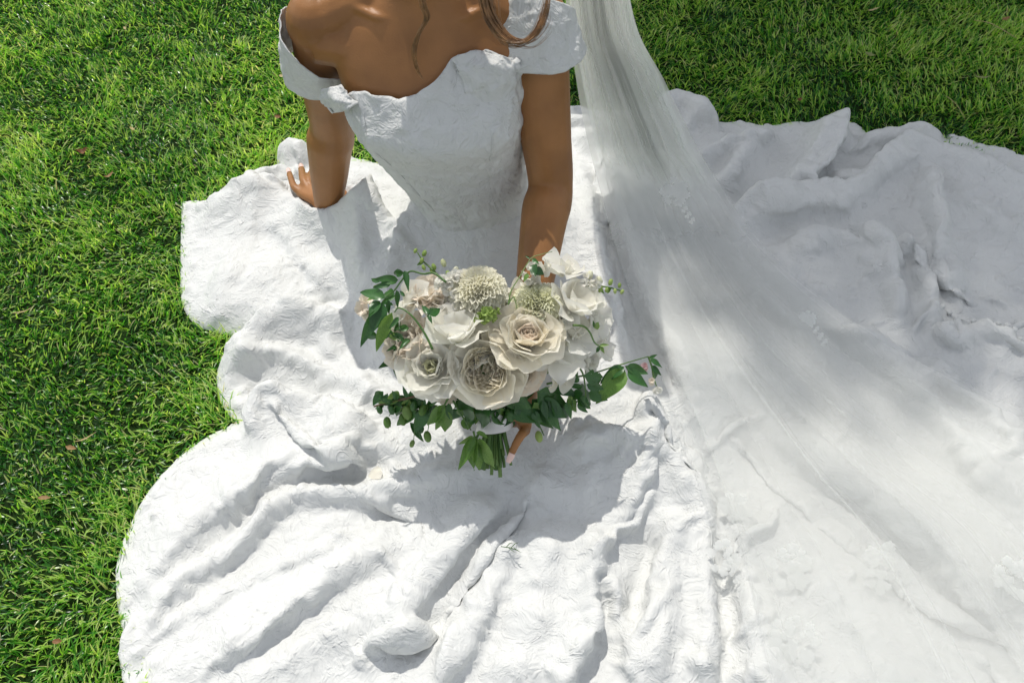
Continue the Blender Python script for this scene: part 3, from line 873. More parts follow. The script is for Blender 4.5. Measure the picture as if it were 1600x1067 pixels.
sleeve('sleeve', armR, lambda a: -0.030 + 0.018 * math.cos(a) - 0.022 * math.sin(a), lambda a: 0.064 + 0.014 * math.sin(a * 0.5) ** 2 - 0.012 * math.cos(a) + 0.012 * math.sin(2 * a), 1,
       lambda a, q: 0.004 + 0.010 * q * q + 0.004 * math.sin(3 * a) + 0.006 * q * math.sin(5 * a + 1), 71, 'flared cap sleeve on the shoulder under the veil')
def patch(name, rows, mat, parent, thick=0.003, n=8, seed=0, amp=0.003, lab=None):
    """small piece of cloth through rows of points, with crinkles"""
    rows = [catmull(r, n) for r in rows]
    k = len(rows[0])
    G = np.array([catmull([r[i] for r in rows], n) for i in range(k)])          # k x m x 3
    m_ = G.shape[1]
    du = np.gradient(G, axis=0); dv = np.gradient(G, axis=1)
    nn = np.cross(du, dv); nn /= np.linalg.norm(nn, axis=2, keepdims=True) + 1e-9
    a, b_ = np.meshgrid(np.arange(k) / k, np.arange(m_) / m_, indexing='ij')
    G = G + nn * (amp * vnoise(a * 7, b_ * 7, seed) + amp * 0.6 * (1 - np.abs(vnoise(a * 13, b_ * 13, seed + 1))))[..., None]
    I, J = np.meshgrid(np.arange(m_ - 1), np.arange(k - 1))
    F = np.stack([J * m_ + I, J * m_ + I + 1, (J + 1) * m_ + I + 1, (J + 1) * m_ + I], -1).reshape(-1, 4)
    o = mesh_np(name, G.reshape(-1, 3), F, mat)
    sd = o.modifiers.new('t', 'SOLIDIFY'); sd.thickness = thick; sd.offset = 0
    keep_world(o, parent)
    if lab: tag(o, lab)
    return o
def tp(u, v, off):
    th, z = on_torso(u, v)
    return torso(np.array(th), np.array(z), 0.005 + off, 1.0)
# folded collar flap at the picture's right, frill at its left
patch('collar_flap', [[tp(703, 90, .006), tp(720, 77, .012), tp(742, 71, .016), tp(768, 80, .012), tp(792, 90, .010)],
                      [tp(712, 104, .012), tp(730, 98, .022), tp(755, 95, .026), tp(778, 101, .020), tp(798, 108, .012)],
                      [tp(724, 134, .004), tp(742, 130, .014), tp(764, 128, .016), tp(784, 132, .012), tp(801, 136, .006)],
                      [tp(732, 168, -.010), tp(750, 170, -.006), tp(768, 172, -.006), tp(786, 172, -.008), tp(803, 170, -.012)]], M['bodice'], dress, thick=0.0016, seed=81, lab='folded collar flap at the neckline')
patch('neck_frill', [[tp(543, 128, .010), tp(535, 130, .020), tp(522, 138, .026), tp(510, 142, .026)],
                     [tp(556, 146, .014), tp(545, 148, .026), tp(532, 152, .030), tp(518, 158, .030)],
                     [tp(566, 158, .008), tp(556, 164, .016), tp(542, 172, .024), tp(528, 178, .024)]], M['bodice'], dress, seed=83, lab='small frill where sleeve meets neckline')
kc = np.array(S_R) + [-0.036, -0.062, -0.034]
knot = MB().ball(kc, (0.015, 0.011, 0.013))
knot.tube([kc + [-0.012, 0, 0.006], kc + [0, -0.011, 0.002], kc + [0.012, -0.004, -0.010]], [0.006, 0.009, 0.005], 10)
knot.tube([kc + [-0.004, -0.008, -0.010], kc + [-0.006, -0.012, 0.002], kc + [0.004, -0.006, 0.014]], [0.005, 0.008, 0.005], 10)
k_ = knot.build('knot', M['bodice']); keep_world(k_, dress); tag(k_, 'twisted knot joining bodice and sleeve')
k_ = MB().ball(tp(548, 139, 0.012), 0.0052).build('button', M['lace']); keep_world(k_, dress)
# covered buttons in a row down the train
for i in range(11):
    t = i / 10
    u = 1489 + 118 * t; v = 448 + 62 * t + 5 * math.sin(t * 6)
    q = at(u, v, 0.08); q.z = float(skirt_z(q.x, q.y)) + 0.005
    k_ = MB().ball((0, 0, 0), (0.0058, 0.0058, 0.0048), None, 12, 8).build('button', M['dress'])
    k_.location = q; keep_world(k_, dress)
# ------------------------------------------------------------------ bouquet
M['white_petal'] = leafy('white_petal', [(0.0, (0.93, 0.90, 0.78)), (0.6, (0.95, 0.94, 0.89)), (1.0, (0.94, 0.93, 0.84))], trans=0.52, rough=0.5, scale=40, spec=0.25)
M['cream_petal'] = leafy('cream_petal', [(0.0, (0.94, 0.86, 0.68)), (0.5, (0.95, 0.91, 0.80)), (1.0, (0.95, 0.93, 0.86))], trans=0.52, rough=0.5, scale=40, spec=0.25)
M['ivory_petal'] = leafy('ivory_petal', [(0.0, (0.84, 0.80, 0.58)), (0.5, (0.90, 0.88, 0.74)), (1.0, (0.90, 0.88, 0.80))], trans=0.42, rough=0.5, scale=45, spec=0.25)
M['blush_petal'] = leafy('blush_petal', [(0.0, (0.94, 0.80, 0.66)), (0.5, (0.95, 0.88, 0.77)), (1.0, (0.94, 0.89, 0.80))], trans=0.36, rough=0.5, scale=45, spec=0.25)
M['lime_petal'] = leafy('lime_petal', [(0.0, (0.74, 0.78, 0.42)), (0.5, (0.84, 0.84, 0.62)), (1.0, (0.86, 0.86, 0.72))], trans=0.35, rough=0.5, scale=45, spec=0.25)
M['green_petal'] = leafy('green_petal', [(0.0, (0.26, 0.40, 0.09)), (0.5, (0.42, 0.55, 0.16)), (1.0, (0.62, 0.68, 0.30))], trans=0.35, rough=0.45, scale=40)
M['pink_petal'] = leafy('pink_petal', [(0.0, (0.70, 0.30, 0.34)), (0.5, (0.84, 0.66, 0.66)), (1.0, (0.86, 0.80, 0.78))], trans=0.4, rough=0.5, scale=60)
M['dark_leaf'] = leafy('dark_leaf', [(0.0, (0.016, 0.065, 0.016)), (0.5, (0.036, 0.125, 0.028)), (1.0, (0.085, 0.20, 0.050))], trans=0.22, tcol=(1.2, 1.3, 0.7), rough=0.33, scale=30, spec=0.55)
M['light_leaf'] = leafy('light_leaf', [(0.0, (0.07, 0.17, 0.03)), (0.5, (0.15, 0.28, 0.06)), (1.0, (0.30, 0.40, 0.14))], trans=0.3, tcol=(1.2, 1.25, 0.7), rough=0.4, scale=30)
M['stem'] = leafy('green_stem', [(0.0, (0.035, 0.10, 0.02)), (0.5, (0.09, 0.18, 0.04)), (1.0, (0.19, 0.28, 0.08))], trans=0.05, rough=0.4, scale=18)
M['brown_stem'] = plain('brown_stem', (0.10, 0.065, 0.035), rough=0.6, var=0.4, scale=60)
M['ribbon'] = plain('silk_ribbon', (0.82, 0.79, 0.77), rough=0.35, var=0.03)

HANDLE = at(768, 735, 0.11)
bouquet = empty('bouquet', HANDLE)
tag(bouquet, 'hand-tied bouquet of cream roses and white flowers with trailing green vines in her hand', 'bouquet')
KNOT = np.array(at(772, 660, 0.160))
def zb(u, v):
    d = ((u - 772) / 215.0) ** 2 + ((v - 545) / 150.0) ** 2
    return 0.275 + (545 - v) * 0.00072 + 0.035 * max(0.0, 1 - d)
def petal_grid(L, W, f0, f1, cup, ruf, rg, ns=6, nt=6, tipn=0.0):
    """one petal growing from the origin along +Z and leaning to +X; f0,f1 lean in degrees at foot and rim"""
    ph = rg.uniform(0, 6.28); asym = rg.uniform(-0.12, 0.12); fr = rg.uniform(2.2, 3.8)
    V, F = [], []
    for i in range(ns + 1):
        for j in range(nt + 1):
            t = -1 + 2 * j / nt
            s = (i / ns) * (1 - 0.20 * abs(t) ** 2.6 - tipn * (abs(t) ** 1.2)) + asym * t * 0.10 * (i / ns)
            w = W * (0.22 + 0.78 * math.sin(min(1.0, s * 1.25) * math.pi / 2) ** 0.9) * (1 - 0.18 * max(0, s - 0.75) / 0.25)
            n = 8; x = z = 0.0
            for k in range(n):
                a = math.radians(f0 + (f1 - f0) * ((k + 0.5) / n * s) ** 1.4)
                x += math.sin(a) * L * s / n; z += math.cos(a) * L * s / n
            y = w * t
            a = math.radians(f0 + (f1 - f0) * s ** 1.4)
            ruf_ = ruf * 1.5
            dn = -cup * w * t * t + ruf_ * L * s * s * math.sin(t * fr + ph) + ruf_ * 0.6 * L * s ** 3 * math.sin(t * fr * 2.3 + ph * 2)
            V.append((x + dn * math.cos(a), y, z - dn * math.sin(a)))
    for i in range(ns):
        for j in range(nt):
            k = i * (nt + 1) + j
            F.append((k, k + 1, k + nt + 2, k + nt + 1))
    return V, F
def petal_mesh(name, mat, *a, **k):
    V, F = petal_grid(*a, **k)
    me = bpy.data.meshes.new(name); me.from_pydata(V, [], F)
    me.polygons.foreach_set('use_smooth', np.ones(len(me.polygons), bool)); me.materials.append(mat)
    return me
KINDS = {  # rows: count, length, width, lean at foot, lean at rim, cup, ruffle, foot radius; the first number tells how many rows are in the heart
    'rose': (3, [(6, .42, .20, 4, -22, .5, .05, .02), (8, .55, .27, 14, -14, .6, .05, .07), (9, .68, .34, 24, -6, .7, .05, .11), (8, .84, .50, 40, 2, .55, .04, .14), (7, .98, .60, 56, 26, .45, .05, .16), (6, 1.05, .66, 74, 58, .35, .06, .16)]),
    'quartered': (4, [(10, .36, .10, 2, -8, .9, .10, .10), (14, .44, .13, 6, 2, .9, .10, .24), (16, .52, .16, 12, 8, .8, .09, .36), (15, .60, .22, 20, 6, .7, .07, .44), (8, .76, .52, 44, 8, .5, .05, .40), (7, .92, .64, 66, 34, .4, .06, .34), (6, 1.0, .70, 82, 66, .3, .07, .26)]),
    'ranunculus': (2, [(5, .30, .16, 6, -20, .6, .04, .02), (7, .46, .26, 20, -8, .6, .05, .06), (8, .66, .40, 42, 14, .5, .07, .10), (8, .86, .52, 60, 38, .4, .09, .12), (7, 1.0, .60, 76, 62, .3, .11, .12)]),
    'open_cup': (1, [(12, .28, .07, 5, 20, .2, .1, .05), (3, .95, .70, 30, 10, .6, .08, .06), (3, 1.05, .80, 46, 26, .55, .10, .08), (2, 1.1, .80, 62, 50, .4, .12, .08)]),
    'sweet_pea': (1, [(3, .45, .25, 8, -10, .7, .08, .02), (2, .70, .50, 26, 0, .5, .12, .03), (3, 1.05, .85, 52, 70, .2, .16, .04)]),
    'spray': (2, [(5, .40, .22, 8, -14, .6, .08, .03), (6, .62, .34, 28, 4, .5, .12, .07), (7, .84, .48, 48, 34, .4, .15, .10), (6, 1.0, .56, 72, 70, .3, .18, .10)]),
}
fl_seed = 300
def face_mat(nrm, spin):
    nrm = Vector(nrm).normalized()
    q = nrm.to_track_quat('Z', 'Y')
    return q @ Quaternion((0, 0, 1), spin)
def flower(kind, u, v, rpx, mat, lift=0.0, face=None, name='rose', heart=None, lab=None, spin=0.0):
    global fl_seed
    fl_seed += 1
    rg = np.random.default_rng(fl_seed)
    c = np.array(at(u, v, zb(u, v) + lift))
    R = rpx * 1.12 * 1.62 / FPX
    out_ = c - np.array(at(770, 625, 0.13)); out_ /= np.linalg.norm(out_)
    cm = CAM - c; cm /= np.linalg.norm(cm)
    nrm = 0.55 * out_ + 0.45 * cm
    if face is not None: nrm = nrm + np.array(face)
    nrm /= np.linalg.norm(nrm)
    root_pos = c - nrm * R * 0.55
    nh, rows = KINDS[kind]
    q = face_mat(nrm, spin)
    mb = MB()
    a0 = rg.uniform(0, 6.28)
    for ri, (n, L, W, f0, f1, cup, ruf, fr) in enumerate(rows[:nh]):
        for k in range(n):
            a = a0 + ri * 0.6 + 2 * math.pi * (k + rg.uniform(-0.2, 0.2)) / n
            V, F = petal_grid(L * R * rg.uniform(.9, 1.08), W * R, f0 + rg.uniform(-5, 5), f1 + rg.uniform(-8, 8), cup, ruf, rg, 4, 4)
            Mr = Matrix.Rotation(a, 3, 'Z') @ Matrix.Rotation(rg.uniform(-0.25, 0.25), 3, 'Z')
            ft = Vector((math.cos(a) * fr * R, math.sin(a) * fr * R, 0))
            mb.add([Matrix(Mr) @ Vector(p) + ft for p in V], F)
    mb.ball((0, 0, -0.04 * R), (0.17 * R, 0.17 * R, 0.12 * R), None, 8, 6)
    h = mb.build(name, M[heart or mat], bouquet)
    h.location = Vector(root_pos) - HANDLE
    h.rotation_mode = 'QUATERNION'; h.rotation_quaternion = q
    if lab: tag(h, lab)
    for ri, (n, L, W, f0, f1, cup, ruf, fr) in enumerate(rows[nh:]):
        var = [petal_mesh('petal', M[mat], L * R, W * R, f0 + rg.uniform(-4, 4), f1 + rg.uniform(-7, 7), cup, ruf, rg) for _ in range(3)]
        for k in range(n):
            a = a0 + ri * 0.9 + 2 * math.pi * (k + rg.uniform(-0.18, 0.18)) / n
            o = bpy.data.objects.new('petal', var[k % 3])
            o.location = (math.cos(a) * fr * R, math.sin(a) * fr * R, -0.02 * R * ri)
            o.rotation_euler = (math.radians(rg.uniform(-9, 9)), math.radians(rg.uniform(-10, 10)), a)
            o.scale = (rg.uniform(.93, 1.07),) * 3
            link(o, h)
    return h
def pompon(u, v, rpx, mat, lift=0.0, face=None, lab=None):
    global fl_seed
    fl_seed += 1
    rg = np.random.default_rng(fl_seed)
    c = np.array(at(u, v, zb(u, v) + lift)); R = rpx * 1.06 * 1.62 / FPX
    out_ = c - np.array(at(770, 625, 0.13)); out_ /= np.linalg.norm(out_)
    cm = CAM - c; cm /= np.linalg.norm(cm)
    nrm = 0.55 * out_ + 0.45 * cm
    if face is not None: nrm = nrm + np.array(face)
    mb = MB()
    n = 420
    for k in range(n):
        t = (k + 0.5) / n
        ph = math.acos(1 - 1.72 * t); th = k * 2.39996
        L = R * (0.30 + 0.40 * t) * rg.uniform(.9, 1.1)
        V, F = petal_grid(L, L * 0.20 + R * 0.02, rg.uniform(-16, 10), rg.uniform(0, 46) * (0.3 + t), 1.1, 0.10, rg, 4, 2)
        Mr = Matrix.Rotation(th, 3, 'Z') @ Matrix.Rotation(ph, 3, 'Y')
        ft = Mr @ Vector((0, 0, R * (0.58 - 0.10 * t)))
        mb.add([Mr @ Vector(p) + ft for p in V], F)
    mb.ball((0, 0, 0), R * 0.56, None, 14, 10)
    h = mb.build('chrysanthemum', M[mat], bouquet)
    h.location = Vector(c - np.array(nrm) / np.linalg.norm(nrm) * R * 0.4) - HANDLE
    h.rotation_mode = 'QUATERNION'; h.rotation_quaternion = face_mat(nrm, 0)
    if lab: tag(h, lab)
    return h
def floret_cluster(u, v, rpx, mat, n, fr, lift=0.0, name='stock_flower', lab=None):
    """many small four or five petalled florets in one head"""
    global fl_seed
    fl_seed += 1
    rg = np.random.default_rng(fl_seed)
    c = np.array(at(u, v, zb(u, v) + lift)); R = rpx * 1.62 / FPX
    cm = CAM - c; cm /= np.linalg.norm(cm)
    mb = MB()
    for k in range(n):
        d = rg.normal(size=3) + cm * 1.3; d /= np.linalg.norm(d)
        q = face_mat(d, rg.uniform(0, 6)).to_matrix()
        ft = Vector(d * R * rg.uniform(0.35, 0.85))
        for j in range(5):
            V, F = petal_grid(fr * R, fr * R * 0.5, 25 + rg.uniform(-10, 10), 80 + rg.uniform(-25, 15), 0.3, 0.2, rg, 3, 3)
            Mr = q @ Matrix.Rotation(2 * math.pi * j / 5, 3, 'Z')
            mb.add([Mr @ Vector(p) + ft for p in V], F)
    h = mb.build(name, M[mat], bouquet); h.location = Vector(c) - HANDLE
    if lab: tag(h, lab)
    return h
# leaves, shared shapes
def leaf_shape(seed, wid, fold, bend, wavy):
    rg = np.random.default_rng(seed)
    V, F = [], []
    n, m = 9, 4
    for i in range(n + 1):
        s = i / n
        w = wid * (math.sin(math.pi * s ** 0.72) ** 0.85) * (1 - 0.35 * s) + 0.004
        for j in range(m + 1):
            t = -1 + 2 * j / m
            V.append((s, w * t + 0.04 * math.sin(s * 2.5 + seed), fold * abs(t) * w - bend * s * s + wavy * math.sin(s * 9 + t * 2 + seed) * abs(t)))
    for i in range(n):
        for j in range(m):
            k = i * (m + 1) + j
            F.append((k, k + 1, k + m + 2, k + m + 1))
    me = bpy.data.meshes.new('leaf'); me.from_pydata(V, [], F)
    me.polygons.foreach_set('use_smooth', np.ones(len(me.polygons), bool))
    return me
LEAF = {}
for mn in ('dark_leaf', 'light_leaf'):
    LEAF[mn] = []
    for k, (w, fo, be, wa) in enumerate([(0.19, 0.5, 0.16, 0.02), (0.23, 0.35, 0.24, 0.03), (0.16, 0.7, 0.06, 0.015), (0.27, 0.3, 0.12, 0.035)]):
        me = leaf_shape(k + 1, w, fo, be, wa); me.materials.append(M[mn]); LEAF[mn].append(me)
lg = np.random.default_rng(77)
def leaf(parent, base, tip, mat='dark_leaf', up=None, wide=1.0, kind=None):
    base = Vector(base); tip = Vector(tip)
    d = tip - base; L = d.length
    x = d.normalized()
    n = Vector(up) if up is not None else Vector((lg.uniform(-.5, .5), -0.5 + lg.uniform(-.4, .4), 0.85))
    z = (n - x * n.dot(x)).normalized(); y = z.cross(x)
    o = bpy.data.objects.new('leaf', LEAF[mat][int(lg.integers(0, 4)) if kind is None else kind])
    R3 = Matrix((x, y, z)).transposed()
    o.rotation_mode = 'QUATERNION'; o.rotation_quaternion = R3.to_quaternion()
    o.scale = (L, L * wide, L)
    o.location = base - parent_loc(parent)
    return link(o, parent)
def B(u, v, dz=0.0): return at(u, v, zb(u, v) + dz)
def vine(stem_px, leaves, mat='stem', r=0.0016, dz=0.0, lab=None, leafmat='dark_leaf'):
    c = catmull([np.array(B(p[0], p[1], dz + (p[2] if len(p) > 2 else 0))) for p in stem_px], 6)
    o = MB().tube(c, np.linspace(r * 1.2, r * 0.6, len(c)), 7).build('vine', M[mat])
    keep_world(o, bouquet)
    if lab: tag(o, lab)
    for lf in leaves:
        (bu, bv), (tu, tv_) = lf[0], lf[1]
        m = lf[2] if len(lf) > 2 else leafmat
        leaf(o, B(bu, bv, dz), B(tu, tv_, dz + lg.uniform(-0.02, 0.012)), m, wide=lf[3] if len(lf) > 3 else 1.0)
    return o
def bud(parent_name, u, v, r, mat, dz=0.0, axis=(0, 0.4, 1), lab=None, sep=True):
    c = np.array(B(u, v, dz))
    mb = MB()
    q = face_mat(axis, 0).to_matrix()
    mb.ball(c, (r * 0.72, r * 0.72, r * 1.1), q, 12, 9)
    for k in range(4):
        a = k * 1.571
        V, F = petal_grid(r * 2.2, r * 0.75, 38, -28, 0.7, 0.05, lg, 4, 3, tipn=0.25)
        mb.add([Vector(c) + q @ (Matrix.Rotation(a, 3, 'Z') @ Vector(p) + Vector((0, 0, -r))) for p in V], F)
    o = mb.build('bud', M[mat]); keep_world(o, bouquet)
    return o

# hidden heart of greenery that holds the heads apart
for k in range(46):
    a = lg.uniform(0, 6.28); d = math.sqrt(lg.uniform(0, 1))
    u = 772 + 150 * d * math.cos(a); v = 535 + 85 * d * math.sin(a)
    p = B(u, v, -0.055)
    leaf(bouquet, KNOT + (np.array(p) - KNOT) * 0.55, p, 'dark_leaf' if k % 3 else 'light_leaf', up=Vector((math.cos(a), -0.7, 0.5)), wide=1.1)
# heads
flower('rose', 826, 520, 47, 'cream_petal', 0.024, (-0.05, 0.10, 0.45), 'rose', 'blush_petal', 'large cream garden rose, cupped, at the centre right')
flower('quartered', 757, 578, 48, 'cream_petal', 0.022, (-0.15, -0.25, -0.1), 'rose', 'cream_petal', 'open quartered garden rose at the lower middle')
flower('ranunculus', 670, 570, 48, 'white_petal', 0.016, (0.05, -0.05, 0.1), 'ranunculus', 'lime_petal', 'white ranunculus with greenish eye at the lower left')
flower('open_cup', 712, 512, 42, 'white_petal', 0.026, (0.0, 0.55, 0.9), 'poppy', 'lime_petal', 'white cupped flower seen from the side')
flower('spray', 632, 525, 38, 'blush_petal', 0.0, (-0.3, 0, 0), 'lisianthus', None, 'peach ruffled flower at the left rim')
flower('spray', 612, 545, 26, 'blush_petal', 0.0, (-0.5, -0.1, 0), 'lisianthus', None, 'small peach flower hanging at the left rim')
flower('spray', 664, 452, 34, 'blush_petal', -0.004, (-0.1, 0.2, 0), 'lisianthus', None, 'pale blush flower at the upper left')
flower('sweet_pea', 640, 462, 27, 'white_petal', 0.0, (-0.3, 0.1, 0), 'sweet_pea', None, 'white ruffled flower under the left vine')
flower('quartered', 815, 578, 32, 'blush_petal', 0.008, (0.1, -0.35, -0.2), 'rose', None, 'small pink-tinted rose below the large one')
flower('sweet_pea', 876, 556, 40, 'white_petal', 0.008, (0.25, -0.15, 0.3), 'sweet_pea', 'cream_petal', 'white broad-petalled flower at the lower right')
flower('sweet_pea', 906, 520, 32, 'white_petal', 0.004, (0.3, 0, 0.1), 'sweet_pea', None, 'white ruffled flower at the right')
flower('open_cup', 905, 468, 42, 'white_petal', 0.010, (0.35, 0.3, 0.5), 'poppy', 'lime_petal', 'white cupped flower at the upper right')
flower('sweet_pea', 884, 412, 31, 'white_petal', 0.004, (0.1, 0.35, 0.1), 'sweet_pea', None, 'white flower standing at the top right')
flower('sweet_pea', 938, 498, 30, 'white_petal', -0.012, (0.7, 0, 0.1), 'sweet_pea', None, 'thin white petals at the far right')
flower('sweet_pea', 944, 540, 26, 'white_petal', -0.022, (0.7, -0.2, 0.1), 'sweet_pea', None, 'thin white petals at the right under the buds')
flower('spray', 690, 600, 34, 'blush_petal', -0.014, (-0.1, -0.6, -0.2), 'lisianthus', None, 'pale ruffled flower under the ranunculus')
flower('sweet_pea', 735, 545, 28, 'white_petal', 0.004, (0, -0.3, 0.2), 'sweet_pea', None, 'white petals between the two front roses')
flower('sweet_pea', 760, 528, 26, 'white_petal', 0.0, (0, 0, 0.2), 'sweet_pea', None, 'white petals left of the large rose')
flower('sweet_pea', 800, 455, 26, 'cream_petal', -0.012, (0, 0.3, 0.1), 'sweet_pea', None, 'cream petals between the two pompons')
flower('sweet_pea', 882, 495, 24, 'white_petal', 0.006, (0.1, 0, 0.2), 'sweet_pea', None, 'small white flower beside the large rose')
flower('sweet_pea', 880, 596, 20, 'cream_petal', -0.01, (0.2, -0.6, 0), 'sweet_pea', None, 'fallen petals at the lower right rim')
flower('spray', 700, 492, 26, 'white_petal', 0.0, None, 'lisianthus', None, 'white ruffled flower above the cupped one')
flower('sweet_pea', 682, 470, 26, 'cream_petal', 0.0, None, 'sweet_pea', None, 'cream petals left of the white stock')
flower('spray', 785, 545, 22, 'cream_petal', -0.004, None, 'lisianthus', None, 'cream petals wedged between the roses')
flower('spray', 862, 520, 26, 'cream_petal', 0.0, None, 'lisianthus', None, 'cream ruffled flower right of the large rose')
flower('spray', 925, 560, 22, 'white_petal', -0.02, (0.5, -0.2, 0), 'lisianthus', None, 'white ruffled flower at the lower right rim')
flower('sweet_pea', 615, 500, 24, 'white_petal', -0.01, (-0.5, 0, 0), 'sweet_pea', None, 'white petals behind the left vine')
pompon(748, 444, 41, 'ivory_petal', 0.010, (0, 0.25, 0.35), 'cream-white pompon at the top')
pompon(843, 468, 36, 'lime_petal', 0.004, (0.1, 0.2, 0.3), 'greenish cream pompon behind the large rose')
floret_cluster(838, 427, 26, 'white_petal', 18, 0.42, 0.0, lab='white stock at the top right')
floret_cluster(706, 446, 26, 'white_petal', 16, 0.42, 0.0, lab='white stock at the top left')
floret_cluster(918, 440, 20, 'white_petal', 12, 0.45, 0.0, lab='white stock beside the right buds')
floret_cluster(717, 476, 20, 'white_petal', 9, 0.5, -0.004, lab='white stock left of the green cluster')
floret_cluster(760, 491, 21, 'green_petal', 22, 0.40, 0.012, 'green_flower', 'lime green fringed flower in the middle')
# vines with leaves
vine([(697, 441), (678, 427), (661, 428), (641, 424), (627, 439), (616, 454), (600, 468), (585, 496)],
     [((622, 436), (584, 438)), ((611, 441), (582, 450)), ((602, 463), (558, 454)), ((632, 423), (640, 455)), ((619, 453), (623, 482)), ((606, 468), (609, 492)), ((594, 471), (576, 494), 'dark_leaf', 1.3),
      ((594, 481), (565, 544), 'dark_leaf', 1.0), ((612, 488), (589, 552), 'light_leaf', 0.9), ((622, 495), (608, 514)), ((630, 424), (610, 430)), ((600, 474), (580, 520), 'dark_leaf', 1.2)], dz=0.035, lab='leafy vine arching over the upper left')
vine([(676, 546), (663, 520), (643, 493), (624, 481), (616, 488)], [((671, 490), (657, 476)), ((668, 491), (690, 481)), ((668, 492), (676, 504))], dz=0.045, lab='thin vine crossing the peach flowers')
vine([(794, 476), (799, 454), (811, 434), (824, 412), (832, 402), (848, 397), (863, 393)], [((828, 404), (820, 400)), ((832, 414), (836, 428), 'dark_leaf', 1.6), ((836, 418), (850, 430), 'dark_leaf', 1.6), ((826, 428), (818, 440), 'light_leaf'), ((832, 404), (842, 412))], r=0.0009, dz=0.03, lab='thin tendril standing up before the forearm')
vine([(794, 476), (802, 464), (806, 474), (808, 482)], [], r=0.0009, dz=0.03, lab='curled tendril tip')
vine([(895, 508), (912, 510), (922, 520), (929, 535), (940, 543)], [((928, 512), (938, 503), 'light_leaf'), ((928, 512), (926, 500), 'dark_leaf'), ((937, 541), (952, 538), 'light_leaf'), ((937, 541), (946, 552), 'light_leaf'), ((937, 541), (930, 552), 'dark_leaf')], dz=0.02, lab='curved green stem at the right')
vine([(854, 600, 0), (895, 590), (924, 584, -.02), (972, 569, -.04), (1013, 557, -.05)],
     [((974, 572), (936, 598), 'dark_leaf', 1.1), ((974, 574), (950, 602), 'light_leaf', 0.8), ((978, 574), (1015, 584), 'dark_leaf', 1.2), ((980, 580), (1013, 603), 'dark_leaf', 1.1), ((978, 580), (932, 630), 'light_leaf', 1.0), ((976, 572), (990, 586)), ((936, 582), (932, 606))], dz=-0.03, lab='long vine reaching out to the right')
vine([(895, 561), (910, 582), (914, 602), (916, 633)], [((895, 565), (888, 546)), ((904, 578), (868, 592), 'dark_leaf', 1.5), ((912, 586), (945, 589), 'dark_leaf', 1.2), ((916, 602), (946, 609), 'dark_leaf', 1.3), ((910, 604), (886, 604), 'dark_leaf', 1.2), ((910, 612), (886, 624), 'dark_leaf', 1.2), ((915, 620), (922, 635)), ((905, 590), (890, 598), 'dark_leaf', 1.4)], dz=-0.015, lab='drooping leaf stem at the lower right')
vine([(1013, 557, 0), (1018, 572, 0), (1022, 592, 0), (1026, 604, 0)], [((1016, 562), (1036, 572)), ((1018, 572), (1034, 586)), ((1018, 576), (1026, 598)), ((1014, 560), (1028, 554))], dz=-0.08, lab='end of the long vine with small flowers')
for (u, v, m, r) in [(1010, 572, 'pink_petal', 11), (1018, 594, 'blush_petal', 9), (1027, 604, 'white_petal', 12), (572, 484, 'blush_petal', 20)]:
    floret_cluster(u, v, r, m, 3, 0.8, -0.08 if u > 900 else 0.0, 'jasmine_flower', None)
vine([(663, 615), (636, 622), (610, 628), (584, 635)], [((640, 622), (628, 604)), ((640, 620), (650, 604)), ((622, 626), (612, 610)), ((615, 628), (590, 622)), ((600, 632), (586, 640)), ((628, 626), (606, 648), 'dark_leaf', 1.2), ((650, 624), (636, 646), 'dark_leaf', 1.3), ((660, 626), (640, 660), 'dark_leaf', 1.1), ((650, 640), (614, 668), 'dark_leaf', 0.9), ((670, 640), (646, 678), 'dark_leaf', 1.0), ((640, 660), (664, 690), 'dark_leaf', 0.9), ((668, 628), (676, 650), 'dark_leaf', 1.2)], 'brown_stem', 0.0022, dz=-0.03, lab='woody stem with nodding green buds at the lower left')
for (u, v, r, m) in [(636, 644, 0.012, 'light_leaf'), (605, 660, 0.009, 'light_leaf'), (644, 693, 0.006, 'light_leaf'), (668, 682, 0.009, 'light_leaf'), (629, 656, 0.009, 'light_leaf'), (593, 640, 0.007, 'dark_leaf'), (612, 640, 0.008, 'dark_leaf'), (661, 640, 0.010, 'light_leaf'), (646, 634, 0.008, 'dark_leaf'), (658, 670, 0.007, 'dark_leaf'), (842, 682, 0.009, 'green_petal'), (797, 648, 0.011, 'dark_leaf')]:
    bud('bud', u, v, r, m, -0.03, axis=(lg.uniform(-.4, .4), -0.8, -0.6))
vine([(829, 648), (842, 664), (850, 680)], [], 'stem', 0.0015, dz=-0.035, lab='stalk of the nodding bud')
for (pts) in [((660, 628), (650, 660), (646, 690)), ((668, 632), (670, 660), (668, 676)), ((618, 634), (608, 650))]:
    vine(list(pts), [], 'stem', 0.001, dz=-0.03)
vine([(700, 622), (694, 634), (690, 646)], [((694, 631), (664, 668), 'light_leaf', 1.0), ((692, 640), (697, 680), 'light_leaf', 1.2), ((700, 630), (707, 658), 'dark_leaf', 1.2), ((692, 634), (684, 652), 'light_leaf', 1.2), ((690, 642), (680, 676), 'light_leaf', 0.9)], dz=0.0, lab='light green leaf spray under the ranunculus')
vine([(708, 626), (722, 650), (736, 672)], [((735, 623), (728, 664), 'dark_leaf', 1.3), ((764, 626), (748, 672), 'dark_leaf', 1.2), ((722, 640), (712, 650), 'light_leaf', 1.2), ((745, 625), (760, 650), 'dark_leaf', 1.4)], dz=0.0, lab='thin stem with dark leaves above the ribbon')
